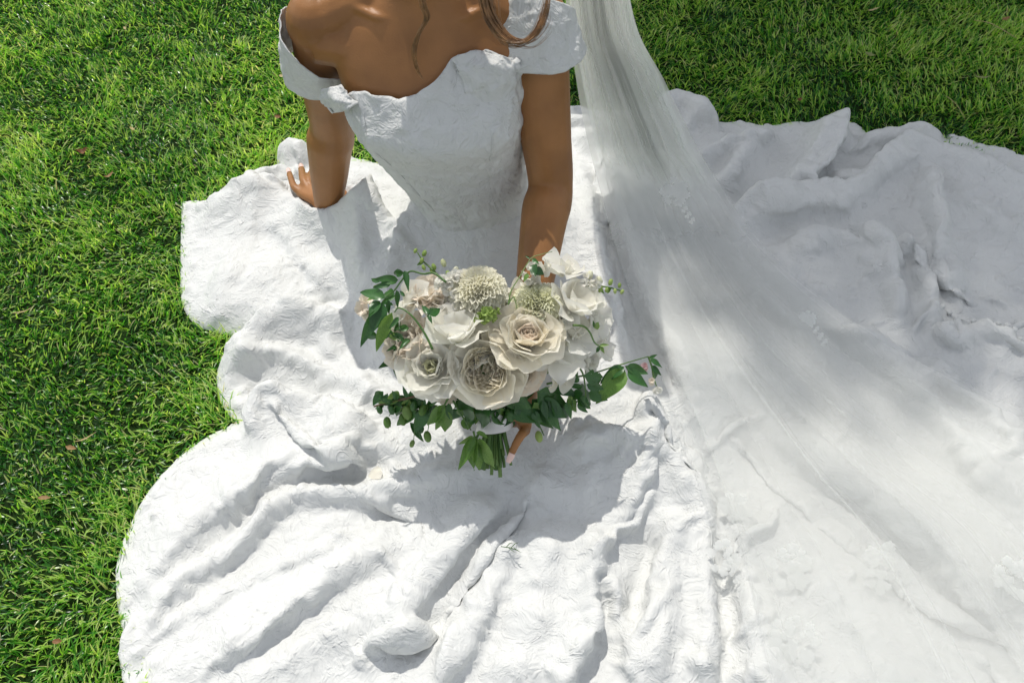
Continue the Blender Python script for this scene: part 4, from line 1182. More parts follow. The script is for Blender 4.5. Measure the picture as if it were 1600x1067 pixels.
vine([(740, 674), (742, 684), (745, 694)], [((741, 680), (714, 736), 'light_leaf', 0.8), ((744, 682), (736, 737), 'light_leaf', 0.9), ((746, 684), (750, 738), 'light_leaf', 0.8), ((750, 684), (771, 734), 'light_leaf', 0.9), ((738, 680), (716, 696), 'light_leaf', 0.9), ((744, 676), (766, 684), 'light_leaf', 1.0), ((742, 680), (728, 718), 'light_leaf', 0.9), ((744, 690), (757, 722), 'green_petal' if False else 'light_leaf', 0.9)], dz=0.02, lab='pale leaves drooping over the stems')
for (b_, t_, w) in [((700, 612), (740, 640), 1.2), ((735, 615), (710, 640), 1.2), ((790, 612), (830, 640), 1.3), ((820, 612), (800, 645), 1.3), ((840, 610), (891, 640), 1.2), ((846, 622), (885, 655), 1.2), ((830, 625), (862, 668), 1.3), ((780, 618), (760, 652), 1.2), ((800, 628), (848, 660), 1.3), ((770, 640), (800, 662), 1.5), ((806, 638), (782, 668), 1.3), ((815, 640), (870, 668), 1.1), ((760, 615), (782, 645), 1.3), ((860, 605), (905, 618), 1.2), ((690, 612), (660, 640), 1.1), ((720, 612), (690, 634), 1.1), ((850, 640), (880, 672), 1.0), ((621, 562), (592, 576), 1.3), ((621, 562), (623, 590), 1.5), ((621, 562), (610, 548), 1.3)]:
    leaf(bouquet, B(*b_, -0.035), B(*t_, -0.025 + lg.uniform(-.015, .015)), 'dark_leaf', wide=w)
# small foliage round the lower rim
for k in range(64):
    t = lg.uniform(-1, 1)
    u = 755 + 165 * t; v = 612 + 26 * (1 - t * t) + lg.uniform(-8, 12)
    a = math.radians(90 - 62 * t + lg.uniform(-38, 38)); L_ = lg.uniform(14, 34)
    leaf(bouquet, B(u, v, -0.03), B(u + L_ * math.cos(a), v + L_ * math.sin(a), -0.04 + lg.uniform(-.02, .02)), 'light_leaf' if k % 4 == 0 else 'dark_leaf', wide=lg.uniform(0.9, 1.4))
for k in range(22):
    u = lg.uniform(585, 640); v = lg.uniform(430, 540)
    a = math.radians(lg.uniform(90, 230)); L_ = lg.uniform(12, 26)
    leaf(bouquet, B(u, v, 0.0), B(u + L_ * math.cos(a), v + L_ * math.sin(a), lg.uniform(-.02, .02)), 'light_leaf' if k % 5 == 0 else 'dark_leaf', wide=lg.uniform(0.8, 1.2))
# bud spikes
for lab, st, bs in [('green bud spike at the upper left', [(690, 436), (672, 418), (661, 408), (652, 394)], [(649, 392, 7), (663, 396, 9), (659, 407, 8), (662, 418, 8), (693, 411, 11), (712, 423, 12), (678, 417, 9), (700, 428, 9)]),
                    ('green bud spike at the right rim', [(905, 445), (935, 447), (955, 450), (972, 455)], [(922, 430, 12), (937, 438, 11), (954, 441, 9), (968, 446, 7), (972, 456, 7), (961, 455, 7), (938, 452, 9), (948, 453, 7)])]:
    sp = vine(st, [((st[1][0], st[1][1]), (st[1][0] + 10, st[1][1] + 12), 'light_leaf'), ((st[2][0], st[2][1]), (st[2][0] - 10, st[2][1] + 8), 'light_leaf')], dz=0.0, lab=lab)
    for (u, v, rp) in bs:
        bud('bud', u, v, rp * 1.62 / FPX * 0.55, 'lime_petal' if rp > 9 else 'green_petal', 0.004, axis=(lg.uniform(-.5, .5), 0.6, 0.8))
# stems and ribbon
for k in range(30):
    a = lg.uniform(0, 6.28); d = math.sqrt(lg.uniform(0, 1))
    o3 = np.array([math.cos(a) * d * 0.029, math.sin(a) * d * 0.010, math.sin(a) * d * 0.014])
    e = np.array(at(770, 724, 0.122)) + o3 * 1.5 + np.array([0, lg.uniform(-.008, .014), 0])
    tp_ = np.array(B(772 + 110 * math.cos(a) * d, 560 + 50 * math.sin(a) * d, -0.06))
    c = catmull([e, KNOT + o3, tp_], 6)
    o = MB().tube(c, lg.uniform(0.0021, 0.0036), 8).build('stem', M['stem']); keep_world(o, bouquet)
rb = []
ax = np.array(B(772, 610, -0.06)) - np.array(at(770, 724, 0.122)); ax /= np.linalg.norm(ax)
e1 = np.array([1.0, 0, 0]); e2 = np.cross(ax, e1); e1 = np.cross(e2, ax)
V, F = [], []
for i in range(9):
    for k in range(28):
        a = 2 * math.pi * k / 28
        r = 1 + 0.05 * math.sin(3 * a + i) + 0.03 * math.sin(i * 2.2)
        V.append(KNOT + ax * (-0.012 + 0.005 * i + 0.006 * math.sin(a + 0.6)) + e1 * (0.030 * r * math.cos(a)) + e2 * (0.022 * r * math.sin(a)))
for i in range(8):
    for k in range(28): F.append((i * 28 + k, i * 28 + (k + 1) % 28, (i + 1) * 28 + (k + 1) % 28, (i + 1) * 28 + k))
o = mesh_np('ribbon', V, F, M['ribbon']); keep_world(o, bouquet); tag(o, 'pale silk ribbon wrapped round the stems')
# ------------------------------------------------------------------ hair
def lock(name, pts, r, n, seed, parent, lab, wave=0.004, thin=0.00048):
    rg = np.random.default_rng(seed)
    c = catmull([np.array(p) for p in pts], 8)
    L = len(c); t = np.linspace(0, 1, L)
    mb = MB()
    for k in range(n):
        a0 = rg.uniform(0, 6.28); rr = r * math.sqrt(rg.uniform(0, 1)); fr = rg.uniform(0.6, 1.6); ph = rg.uniform(0, 6.28)
        env = np.sin(np.clip(t * 0.96 + 0.04, 0, 1) * math.pi) ** 0.5 * 0.9 + 0.1
        off = np.stack([np.cos(a0 + t * fr * 2) * rr, np.sin(a0 + t * fr * 2) * rr, np.cos(a0 + 1 + t * 2) * rr * 0.6], 1) * env[:, None]
        off += wave * np.stack([np.sin(t * 9 * fr + ph), np.cos(t * 7 * fr + ph), 0 * t], 1) * rg.uniform(0.1, 0.5)
        e = L - int(rg.integers(0, max(1, L // 6)))
        q = (c + off)[:e]
        mb.tube(q, np.interp(np.linspace(0, 1, e), [0, 0.1, 0.8, 1], [thin, thin * 1.2, thin, thin * 0.25]), 4, cap=False)
    o = mb.build(name, M['hair']); keep_world(o, parent); tag(o, lab)
    return o
hv, hf = [], []
nu, nvv = 64, 34
for j in range(nvv + 1):
    for i in range(nu):
        ph = math.pi * 0.62 * j / nvv; th = 2 * math.pi * i / nu
        fr = max(0, -math.sin(th)) * sstep(0.25, 0.6, j / nvv)               # hairline keeps the face free
        s = 1 + 0.02 * float(vnoise(th * 22, ph * 3, 91)) - 0.10 * fr
        hv.append(hd(0.083 * s * math.sin(ph) * math.cos(th), 0.018 + 0.104 * s * math.sin(ph) * math.sin(th), 0.032 + 0.098 * s * math.cos(ph)))
for j in range(nvv):
    for i in range(nu):
        hf.append((j * nu + i, (j + 1) * nu + i, (j + 1) * nu + (i + 1) % nu, j * nu + (i + 1) % nu))
hair = mesh_np('hair', hv, hf, M['hair']); keep_world(hair, person); tag(hair, 'light brown hair drawn back under the veil')
bun = lock('hair_lock', [hd(0, 0.115, 0.02), hd(0, 0.16, -0.03), hd(0.01, 0.17, -0.12), hd(0.02, 0.15, -0.20)], 0.05, 60, 95, hair, 'long hair falling down the back', thin=0.002)
lock('hair_lock', [hd(0.02, -0.075, 0.06), hd(0.055, -0.09, -0.02), aty(657, -40, 1.31), aty(660, 5, 1.315), aty(667, 28, 1.318), aty(655, 52, 1.318), aty(647, 80, 1.316), aty(652, 108, 1.312), aty(664, 128, 1.308)], 0.0036, 26, 96, hair, 'fine loose strand hanging over the breastbone')
lock('hair_lock', [hd(0.075, -0.01, 0.05), hd(0.092, -0.02, -0.05), aty(752, -60, 1.37), aty(758, 0, 1.355), aty(768, 32, 1.335), aty(790, 60, 1.315), aty(818, 65, 1.308), aty(841, 46, 1.315), aty(853, 10, 1.33), aty(856, -25, 1.35)], 0.0100, 110, 97, hair, 'thick curled lock looping over the shoulder')

for k, (du, dv_) in enumerate([(0, 0), (9, -4), (-7, 3), (16, 2)]):
    lock('hair_lock', [hd(0.07, -0.01, 0.05), hd(0.09, -0.02, -0.05), aty(756 + du, -60, 1.37), aty(760 + du, 0, 1.352), aty(771 + du * 0.6, 36, 1.334), aty(792 + du, 66 + dv_, 1.312), aty(822 + du, 70 + dv_, 1.306), aty(846 + du, 44 + dv_, 1.313), aty(852 + du, 16, 1.328)], 0.0035, 5, 150 + k, hair, 'stray hairs round the curled lock', wave=0.008, thin=0.00035)
# ------------------------------------------------------------------ veil
veil_root = empty('veil'); veil_root.location = (0, 0, 0)
keep_world(veil_root, person)
tag(veil_root, 'long sheer white tulle veil falling behind the shoulder over the train')
AIR = np.array([(-330, 0.92), (-200, 0.83), (0, 0.565), (70, 0.46), (130, 0.365), (200, 0.25), (260, 0.175), (330, 0.12)])
def at_np(u, v, z):
    d = np.stack([(u - 800) / FPX, FWD[1] + UPV[1] * (533.5 - v) / FPX, FWD[2] + UPV[2] * (533.5 - v) / FPX], -1)
    return CAM + d * ((z - CAMH) / d[..., 2])[..., None]
VL = catmull(np.array([(880, -330), (884, 0), (898, 110), (918, 220), (956, 370), (1005, 520), (1060, 660), (1105, 800), (1150, 930), (1230, 1280)], float), 40)
VR = catmull(np.array([(960, -330), (985, 0), (1040, 130), (1120, 285), (1205, 400), (1310, 490), (1430, 565), (1600, 645), (1850, 780), (2250, 1150)], float), 40)
def veil_sheet(fl, fr, nt, ns, pleats, seed, lift, lab, over=0.95, amp=0.006):
    """one layer of tulle: hangs from the head, meets the skirt and spreads over it; fl, fr are its share of the veil's width"""
    ti = np.linspace(0, 1, nt); s = np.linspace(0, 1, ns)
    l = np.stack([np.interp(ti, np.linspace(0, 1, len(VL)), VL[:, k]) for k in (0, 1)], 1)
    r = np.stack([np.interp(ti, np.linspace(0, 1, len(VR)), VR[:, k]) for k in (0, 1)], 1)
    S, T = np.meshgrid(s, ti)
    ph = 1.7 * vnoise(T * 2.2, T * 0 + 0.3, seed) + 2.5 * vnoise(S * 4, T * 0.8, seed + 2)
    env = np.sin(np.clip(S, 0, 1) * math.pi) ** 0.35
    wave = 2 * math.pi * pleats * S + ph
    SS = S + env * over * np.sin(wave) / (2 * math.pi * pleats)
    edge_l = fl + 0.05 * vnoise(T * 4, T * 0 + 1.5, seed + 5) * (fl > 0); edge_r = fr + 0.05 * vnoise(T * 4, T * 0 + 2.5, seed + 6) * (fr < 1)
    Q = edge_l + (edge_r - edge_l) * SS
    U = l[:, None, 0] + (r - l)[:, None, 0] * Q; Vv = l[:, None, 1] + (r - l)[:, None, 1] * Q
    za = np.interp(Vv, AIR[:, 0], AIR[:, 1])
    P3 = at_np(U, Vv, 0.07 + 0 * U)
    for _ in range(3):
        zs_ = rest_z(P3[..., 0], P3[..., 1]); P3 = at_np(U, Vv, zs_ + lift)
    hang = sstep(0, 1, np.clip((340 - Vv) / 120, 0, 1))
    z = (zs_ + lift) * (1 - hang) + np.maximum(za, zs_ + lift) * hang
    zz = np.cos(wave) * amp * env
    G = at_np(U, Vv, z)
    G[..., 1] += zz * hang * 2.5
    G[..., 2] += (zz + amp) * (1 - hang)
    # tulle bridges the hollows of the cloth below it instead of copying them
    for _ in range(12):
        W_ = G[..., 2].copy()
        W_[1:-1, 1:-1] = (G[:-2, 1:-1, 2] + G[2:, 1:-1, 2] + G[1:-1, :-2, 2] + G[1:-1, 2:, 2]) / 4
        G[..., 2] = np.maximum(W_, G[..., 2] * 0.3 + W_ * 0.7)
    G[..., 2] = np.where(hang > 0.02, G[..., 2], np.maximum(G[..., 2], rest_z(G[..., 0], G[..., 1])))
    I, J = np.meshgrid(np.arange(ns - 1), np.arange(nt - 1))
    F = np.stack([J * ns + I, J * ns + I + 1, (J + 1) * ns + I + 1, (J + 1) * ns + I], -1).reshape(-1, 4)
    o = mesh_np('veil_layer', G.reshape(-1, 3), F, M['veil'])
    ga = o.data.attributes.new('gather', 'FLOAT', 'POINT')
    ga.data.foreach_set('value', (1 - sstep(120, 460, Vv)).astype(np.float32).ravel())
    keep_world(o, veil_root); tag(o, lab)
    return G
for i, (fl, fr, pl, lab) in enumerate([(0.0, 1.0, 5, 'widest layer of the veil'), (0.10, 0.90, 4, 'second layer of the veil'), (0.22, 0.97, 4, 'third layer of the veil'), (0.05, 0.62, 3, 'layer along the front edge of the veil'), (0.42, 0.82, 3, 'narrow inner layer of the veil')]):
    veil_sheet(fl, fr, 170, 110, pl, 101 + 10 * i, 0.006 + 0.006 * i, lab)
def lace_flower(u, v, r, lift, n, seed, lab):
    """raised lace blossom with petals and a leafy tail sewn to the tulle"""
    rg = np.random.default_rng(seed)
    p = at(u, v, 0.09)
    for _ in range(3):
        p = at(u, v, float(rest_z(p.x, p.y)) + lift)
    if v < 330:
        p = at(u, v, float(np.interp(v, AIR[:, 0], AIR[:, 1])) + 0.01)
    mb = MB()
    nrm = Vector((0, -0.45, 0.9)).normalized(); e1 = Vector((1, 0, 0)); e2 = nrm.cross(e1)
    def disc(c, rr, n_, hgt):
        V = [c + nrm * hgt]; F = []
        for k in range(n_ * 4):
            a = 2 * math.pi * k / (n_ * 4)
            q = rr * (0.72 + 0.28 * abs(math.sin(a * n_ / 2)))
            V.append(c + e1 * (q * math.cos(a)) + e2 * (q * math.sin(a)) + nrm * (hgt * 0.2 * math.sin(a * n_)))
        for k in range(n_ * 4): F.append((0, 1 + k, 1 + (k + 1) % (n_ * 4)))
        mb.add(V, F)
    for k in range(n):
        a = rg.uniform(0, 6.28); d = r * math.sqrt(rg.uniform(0, 1))
        disc(p + e1 * (d * math.cos(a)) + e2 * (d * math.sin(a)) + nrm * rg.uniform(0, 0.0015), rg.uniform(0.005, 0.011), int(rg.integers(5, 8)), 0.0012)
    for k in range(8):
        q = p + (e1 * 0.5 - e2 * 0.85) * (r + 0.007 * k)
        disc(q + e1 * (0.004 * (-1) ** k), 0.005, 3, 0.001)
    o = mb.build('lace_flower', M['lace_net']); keep_world(o, veil_root); tag(o, lab)
for i, (u, v, r, lf, n, lab) in enumerate([(1052, 300, 0.026, 0.03, 26, 'raised lace blossom high on the veil'), (1262, 495, 0.012, 0.04, 7, 'small lace blossom on the veil'),
        (1150, 790, 0.028, 0.006, 22, 'lace cluster at the veil edge'), (1235, 885, 0.034, 0.012, 34, 'large lace blossom low on the veil'), (1385, 890, 0.040, 0.012, 34, 'wide lace cluster low on the veil'),
        (1130, 870, 0.024, 0.006, 16, 'lace cluster below the veil edge'), (1240, 1000, 0.036, 0.008, 24, 'lace cluster near the veil hem'), (1585, 905, 0.03, 0.03, 22, 'lace cluster far along the veil')]):
    lace_flower(u, v, r, lf, n, 200 + i, lab)
SHADE = [(1030, 20, .24, 460), (1120, 55, .25, 560), (1220, 90, .27, 700), (1320, 120, .28, 760), (1420, 150, .28, 760), (1520, 190, .28, 700), (1610, 220, .30, 600),
         (1000, 120, .18, 240), (1090, 150, .25, 460), (1180, 190, .27, 600), (1290, 220, .28, 700), (1390, 240, .28, 700), (1500, 270, .28, 700), (1610, 320, .30, 600),
         (1070, 260, .24, 420), (1160, 310, .28, 460), (1260, 340, .30, 480), (1370, 370, .30, 480), (1480, 400, .30, 500), (1590, 440, .30, 460),
         (1050, 370, .20, 300), (1130, 430, .24, 340), (1220, 460, .28, 380), (1330, 480, .28, 360), (1440, 500, .26, 340), (1550, 520, .26, 300),
         (1180, 550, .20, 150), (1290, 570, .20, 150), (1450, 0, .16, 80)]
# ------------------------------------------------------------------ lawn
def tri_mesh_blades(name, n, area, size, width, seed, keep_fn, lab):
    rg = np.random.default_rng(seed)
    x0, x1, y0, y1 = area
    x = rg.uniform(x0, x1, n); y = rg.uniform(y0, y1, n)
    # tufts: pull the feet towards nearby tuft centres
    tx = np.round(x * 55 + vnoise(x * 30, y * 30, 3) * 0.8) / 55; ty = np.round(y * 55 + vnoise(x * 30, y * 30, 4) * 0.8) / 55
    x = x + (tx - x) * 0.45; y = y + (ty - y) * 0.45
    m = keep_fn(x, y)
    x = x[m]; y = y[m]; n = len(x)
    patch_ = fbm(x * 2.6, y * 2.6, 61, 3)
    fine = vnoise(x * 14, y * 14, 63)
    L = rg.uniform(size[0], size[1], n) * (1 + 0.22 * patch_ + 0.25 * fine)
    W = rg.uniform(width[0], width[1], n)
    az = rg.uniform(0, 6.28, n) * 0.72 + 2.2 * vnoise(x * 9, y * 9, 65) + 2.2
    lean = np.abs(rg.normal(0.66, 0.36, n)) * (1 + 0.4 * np.clip(-fine, 0, 1))
    curl = rg.uniform(0.2, 1.1, n)
    dx, dy = np.cos(az), np.sin(az)
    tw = az + math.pi / 2 + rg.normal(0, 0.7, n)
    sx, sy = np.cos(tw), np.sin(tw)
    V = np.zeros((n, 7, 3), np.float32)
    px = x.copy(); py = y.copy(); pz = np.full(n, 0.0)
    for k in range(4):
        w = W * [1.0, 0.95, 0.66, 0][k] * 0.5
        if k < 3:
            V[:, 2 * k] = np.stack([px - sx * w, py - sy * w, pz], 1); V[:, 2 * k + 1] = np.stack([px + sx * w, py + sy * w, pz], 1)
        else:
            V[:, 6] = np.stack([px, py, pz], 1)
        a = lean + curl * (k / 3.0)
        st = L * [0.36, 0.36, 0.28, 0][k]
        px = px + dx * np.sin(a) * st; py = py + dy * np.sin(a) * st; pz = np.maximum(pz + np.cos(a) * st, 0.003)
    base = np.arange(n, dtype=np.int32)[:, None] * 7
    loops = np.concatenate([base + np.array([[0, 1, 3, 2]]), base + np.array([[2, 3, 5, 4]]), base + np.array([[4, 5, 6]])], 1).astype(np.int32)
    me = bpy.data.meshes.new(name)
    me.vertices.add(n * 7); me.vertices.foreach_set('co', V.ravel())
    me.loops.add(n * 11); me.loops.foreach_set('vertex_index', loops.ravel())
    me.polygons.add(n * 3)
    ls = (np.arange(n, dtype=np.int32)[:, None] * 11 + np.array([[0, 4, 8]])).astype(np.int32)
    me.polygons.foreach_set('loop_start', ls.ravel())
    me.update(calc_edges=True)
    me.polygons.foreach_set('use_smooth', np.ones(n * 3, bool))
    tone = np.clip(rg.uniform(0.0, 1.0, n) ** 1.15 * 0.9 + 0.22 * patch_ + 0.10 * fine, 0, 0.9)
    dry = rg.uniform(0, 1, n) < 0.030 + 0.09 * np.clip(vnoise(x * 5, y * 5, 67) - 0.35, 0, 1)
    tone[dry] = rg.uniform(0.92, 1.0, dry.sum())
    at_ = me.attributes.new('tone', 'FLOAT', 'POINT')
    at_.data.foreach_set('value', np.repeat(tone, 7).astype(np.float32))
    me.materials.append(M['blade'])
    o = link(bpy.data.objects.new(name, me))
    tag(o, lab, 'grass', kind='stuff')
    return o
def clear_of_dress(x, y):
    i = np.clip(((x - gx[0]) / STEP).astype(int), 0, len(gx) - 1); j = np.clip(((y - gy[0]) / STEP).astype(int), 0, len(gy) - 1)
    ins = (x > gx[0]) & (x < gx[-1]) & (y > gy[0]) & (y < gy[-1])
    return ~ins | (GD[j, i] < 0.012)
def near_only(x, y):
    dep = y * FWD[1] + CAMH * math.sin(PITCH)
    return clear_of_dress(x, y) & (np.abs(x) < dep * 0.53 + 0.22)
tri_mesh_blades('lawn_grass', 340000, (-2.0, 2.0, 0.35, 2.80), (0.016, 0.032), (0.0019, 0.0036), 5, near_only, 'short green lawn grass with tufts and dry blades')
tri_mesh_blades('lawn_grass', 60000, (-5, 5, -1.5, 7), (0.03, 0.05), (0.005, 0.008), 6, lambda x, y: clear_of_dress(x, y) & ~((y > 0.35) & (y < 2.80) & (np.abs(x) < (y * FWD[1] + CAMH * math.sin(PITCH)) * 0.53 + 0.22)), 'lawn running on beyond the picture')

# ------------------------------------------------------------------ things fallen on the lawn and on the dress
M['dry_leaf'] = leafy('dry_leaf', [(0.0, (0.10, 0.03, 0.012)), (0.5, (0.22, 0.10, 0.035)), (1.0, (0.40, 0.27, 0.12))], trans=0.2, rough=0.6, scale=50)
M['olive_leaf'] = leafy('olive_leaf', [(0.0, (0.20, 0.24, 0.08)), (1.0, (0.36, 0.36, 0.16))], trans=0.2, rough=0.5, scale=50)
M['straw'] = leafy('straw', [(0.0, (0.38, 0.30, 0.12)), (1.0, (0.55, 0.46, 0.24))], trans=0.15, rough=0.6, scale=40)
def litter(name, u, v, length, ang, mat, lab, cat, z=0.034, wide=1.0, curl=0.3, seed=0, group=None):
    rg = np.random.default_rng(900 + seed)
    V, F = [], []
    n, m = 8, 4
    for i in range(n + 1):
        s = i / n
        w = 0.17 * wide * math.sin(math.pi * min(1, s * 0.96 + 0.03) ** 0.8) * (1 + 0.15 * math.sin(s * 17 + seed))
        for j in range(m + 1):
            t = -1 + 2 * j / m
            V.append(((s - 0.5) * length, w * t * length, length * (curl * (s - 0.5) ** 2 * 1.5 + 0.35 * w * abs(t) + 0.02 * math.sin(s * 8 + seed))))
    for i in range(n):
        for j in range(m):
            k = i * (m + 1) + j
            F.append((k, k + 1, k + m + 2, k + m + 1))
    V = [tuple(0.75 * c for c in p) for p in V]
    o = mesh_np(name, V, F, M[mat])
    o.location = at(u, v, z); o.rotation_euler = (rg.uniform(-.3, .3), rg.uniform(-.2, .2), math.radians(ang))
    tag(o, lab, cat, group)
    return o
litter('fallen_leaf', 128, 238, 0.034, 40, 'dry_leaf', 'red-brown curled leaf on the grass, left of the bride', 'leaf', wide=2.0, curl=1.2, seed=1)
litter('fallen_leaf', 170, 276, 0.040, 55, 'dry_leaf', 'tan slender leaf on the grass, just below the red-brown one', 'leaf', curl=0.8, seed=2)
litter('fallen_leaf', 207, 202, 0.022, -40, 'straw', 'short pale dry leaf on the grass above the red-brown one', 'leaf', wide=1.4, seed=3)
litter('fallen_leaf', 195, 45, 0.020, -60, 'straw', 'pale curled leaf near the top of the sunlit lawn', 'leaf', wide=1.3, seed=4)
litter('fallen_leaf', 440, 119, 0.016, 10, 'straw', 'tiny pale leaf on the grass beside the slipped sleeve', 'leaf', wide=2.2, seed=5)
litter('fallen_leaf', 435, 183, 0.026, -20, 'dry_leaf', 'small brown leaf on the grass beside the leaning arm', 'leaf', wide=1.4, seed=6)
litter('fallen_leaf', 38, 486, 0.06, 14, 'straw', 'long yellow blade lying on the grass at the left edge', 'leaf', wide=0.2, seed=7)
litter('fallen_leaf', 135, 684, 0.055, 35, 'straw', 'yellow blade on the grass above the big front fold', 'leaf', wide=0.22, seed=8)
litter('fallen_leaf', 112, 700, 0.030, -15, 'dry_leaf', 'dark brown leaf under the yellow blade', 'leaf', wide=1.2, seed=9)
litter('fallen_leaf', 70, 778, 0.030, 5, 'dry_leaf', 'orange-brown leaf on the grass at the far left', 'leaf', wide=1.2, seed=10)
litter('fallen_leaf', 90, 1002, 0.022, 0, 'dry_leaf', 'brown leaf on the grass in the lower left corner', 'leaf', wide=1.6, seed=11)
litter('fallen_leaf', 1360, 86, 0.036, -35, 'olive_leaf', 'olive green slender leaf lying in the shaded grass', 'leaf', wide=1.2, seed=12)
litter('fallen_leaf', 1536, 122, 0.048, -8, 'olive_leaf', 'olive leaf at the edge of the shade on the right', 'leaf', wide=0.9, seed=13)
litter('fallen_leaf', 1572, 30, 0.034, 20, 'dry_leaf', 'orange dry leaf in the sunny grass at top right', 'leaf', wide=1.3, seed=14)
litter('fallen_leaf', 1365, 16, 0.05, 15, 'straw', 'yellow dry leaf in the sunny grass above the train', 'leaf', wide=0.7, seed=15)
litter('fallen_leaf', 1250, 156, 0.022, 60, 'dry_leaf', 'small brown leaf in deep shade above the train', 'leaf', wide=1.8, seed=16)
q = at(1555, 42, 0.045)
c = catmull([np.array(at(1522, 32, 0.035)), np.array(at(1545, 36, 0.055)), np.array(at(1565, 46, 0.055)), np.array(at(1588, 60, 0.03))], 6)
o = MB().tube(c, 0.0011, 5).build('dry_stalk', M['straw']); tag(o, 'bent straw-coloured stalk in the grass at top right', 'stalk')
c = catmull([np.array(at(1478, 150, 0.035)), np.array(at(1495, 164, 0.05)), np.array(at(1508, 186, 0.03))], 6)
o = MB().tube(c, 0.0008, 5).build('dry_stalk', M['straw']); tag(o, 'thin stalk in the dark grass behind the train', 'stalk')
# petal and grass sprig lying on the skirt
rgp = np.random.default_rng(5)
for (u, v, sz, mat, nm, lab, cat) in [(576, 745, 0.026, 'cream_petal', 'fallen_petal', 'single cream petal lying on the skirt left of the stems', 'petal')]:
    p = at(u, v, 0.1)
    for _ in range(3): p = at(u, v, float(skirt_z(p.x, p.y)) + 0.006)
    V, F = petal_grid(sz, sz * 0.5, 80, 70, 0.35, 0.12, rgp)
    o = mesh_np(nm, V, F, M[mat]); o.location = p; o.rotation_euler = (0, 0, 0.3); tag(o, lab, cat)
p = at(796, 856, 0.1)
for _ in range(3): p = at(796, 856, float(skirt_z(p.x, p.y)) + 0.006)
mb = MB()
mb.tube([p + Vector((-0.014, 0.003, 0)), p + Vector((0, 0, 0.002)), p + Vector((0.014, -0.004, 0))], 0.0007, 5)
for s, dx_ in ((1, -.006), (-1, -.002), (1, .003), (-1, .007)):
    mb.tube([p + Vector((dx_, 0, 0.002)), p + Vector((dx_ + 0.006, s * 0.006, 0.004)), p + Vector((dx_ + 0.012, s * 0.009, 0.002))], [0.0006, 0.0007, 0.0002], 4)
o = mb.build('grass_sprig', M['stem']); tag(o, 'tiny green sprig lying on the sunlit skirt below the bouquet', 'sprig')

# ------------------------------------------------------------------ the tree that shades the train
M['bark'] = plain('bark', (0.16, 0.11, 0.075), rough=0.9, var=0.4, scale=14, bump=0.01)
M['tree_leaf'] = leafy('tree_leaf', [(0.0, (0.03, 0.08, 0.015)), (0.5, (0.05, 0.12, 0.02)), (1.0, (0.09, 0.16, 0.03))], trans=0.3, rough=0.4, scale=3)
TREE = Vector((-1.6, 6.6, 0))
tree = empty('tree', TREE); tag(tree, 'broadleaf tree on the lawn behind the bride that shades the train', 'tree')
def shade_spot(u, v, k):
    """point k metres up the sunbeam that ends at this place on the lawn"""
    return np.array(at(u, v, 0.05)) + np.array(SUN) * k
tg = np.random.default_rng(42)
spots = []   # picture place, radius in metres, leaves, distance along the beam
for (u, v, r, n) in SHADE:
    if v > 200:
        spots.append((shade_spot(u, v, tg.uniform(7.6, 9.0)), r, n // 7))
    else:
        for k in (2.7, 4.2, 6.2):                              # leaf clusters added up the beam, out of view, to block sky
            spots.append((shade_spot(u, v, k + tg.uniform(-.3, .3)), r * 1.05, n // 2))
for (u, v) in [(1750, 60), (1900, 160), (1750, 260), (2050, 300), (1850, 420), (1650, -120), (1350, -160), (1500, -60), (1950, -60), (2150, 80), (1150, -120), (1300, -330), (1600, -330), (1900, -300), (2050, 520)]:
    spots.append((shade_spot(u, v, tg.uniform(6.8, 9.6)), 0.42, 420))  # more unseen crown clusters, added to darken the shaded grass
lv, lf_ = [], []
for c, r, n in spots:
    for _ in range(n):
        d = tg.normal(size=3); d /= np.linalg.norm(d)
        p = c + d * r * tg.uniform(0, 1) ** 0.45
        s = tg.uniform(0.035, 0.07)
        a = tg.normal(size=3); a /= np.linalg.norm(a); bb_ = np.cross(a, tg.normal(size=3)); bb_ /= np.linalg.norm(bb_)
        i0 = len(lv)
        lv += [p - a * s, p + bb_ * s * 0.55, p + a * s, p - bb_ * s * 0.55]
        lf_.append((i0, i0 + 1, i0 + 2, i0 + 3))
crown = mesh_np('crown', np.array(lv), np.array(lf_), M['tree_leaf'], smooth=False); keep_world(crown, tree)
mid = np.mean([c for c, r, n in spots], axis=0)
mb = MB()
tb = np.array(TREE)
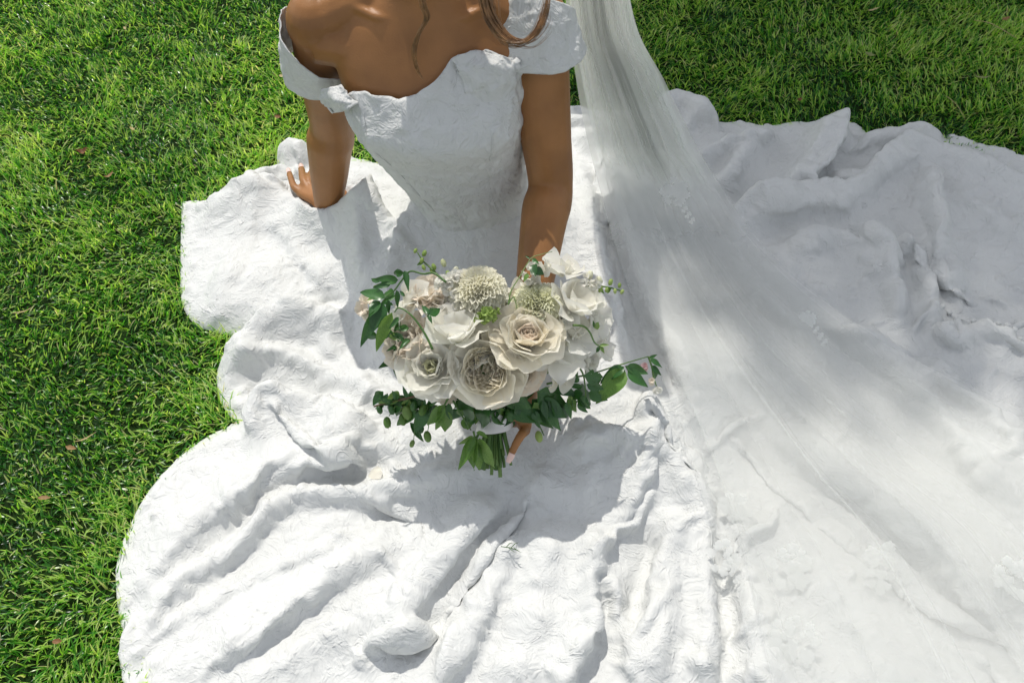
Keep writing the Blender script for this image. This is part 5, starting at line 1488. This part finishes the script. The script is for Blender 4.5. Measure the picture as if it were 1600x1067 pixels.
trunk = catmull([tb, tb + [0.05, -0.1, 1.5], tb * 0.6 + np.array([mid[0], mid[1], 0]) * 0.4 + [0, 0, 3.6], mid - [0, 0, 0.6]], 6)
mb.tube(trunk, np.linspace(0.20, 0.06, len(trunk)), 12)
for k, (c, r, n) in enumerate(spots):
    j = len(trunk) - 1 - (k % 7)
    c0 = trunk[j]
    mb.tube(catmull([c0, (c0 + c) / 2 + [0, 0, 0.12], c], 4), np.linspace(0.035, 0.006, 9), 6)
o = mb.build('trunk', M['bark']); keep_world(o, tree)


# ------------------------------------------------------------------ unseen shrubs added past the picture's top edge to block low sky
hg = np.random.default_rng(77)
for bi, (bx_, lab) in enumerate([(0.5, 'tall leafy shrub added unseen to block the sky, nearest the bride'), (1.7, 'tall leafy shrub added unseen to block the sky, middle one'), (2.9, 'tall leafy shrub added unseen to block the sky, far right one')]):
    base = Vector((bx_, 4.3, 0))
    sh = empty('screen_shrub', base); tag(sh, lab, 'screen_shrub', 'unseen shrubs added to block the sky')
    n = 5200
    x = hg.normal(0, 0.42, n).clip(-1, 1); z = hg.uniform(0.15, 4.6, n)
    y = 3.25 + 0.56 * z * 0.9 + hg.uniform(0, 1.0, n)
    c = np.stack([bx_ + x, y, z], 1)
    a = hg.normal(size=(n, 3)); a /= np.linalg.norm(a, axis=1, keepdims=True)
    q = np.cross(a, hg.normal(size=(n, 3))); q /= np.linalg.norm(q, axis=1, keepdims=True)
    s_ = hg.uniform(0.05, 0.10, n)[:, None]
    V = np.stack([c - a * s_, c + q * s_ * 0.5, c + a * s_, c - q * s_ * 0.5], 1).reshape(-1, 3)
    o = mesh_np('foliage', V, np.arange(4 * n).reshape(-1, 4), M['tree_leaf'], smooth=False); keep_world(o, sh)
    mb = MB()
    for k in range(5):
        e = np.array([bx_ + hg.uniform(-.6, .6), 4.2 + hg.uniform(0, 1.4), hg.uniform(2.2, 4.2)])
        mb.tube(catmull([np.array(base), np.array(base) * 0.5 + e * 0.5 + [0, -.1, 0.1], e], 5), np.linspace(0.035, 0.008, 11), 7)
    o = mb.build('stem', M['bark']); keep_world(o, sh)
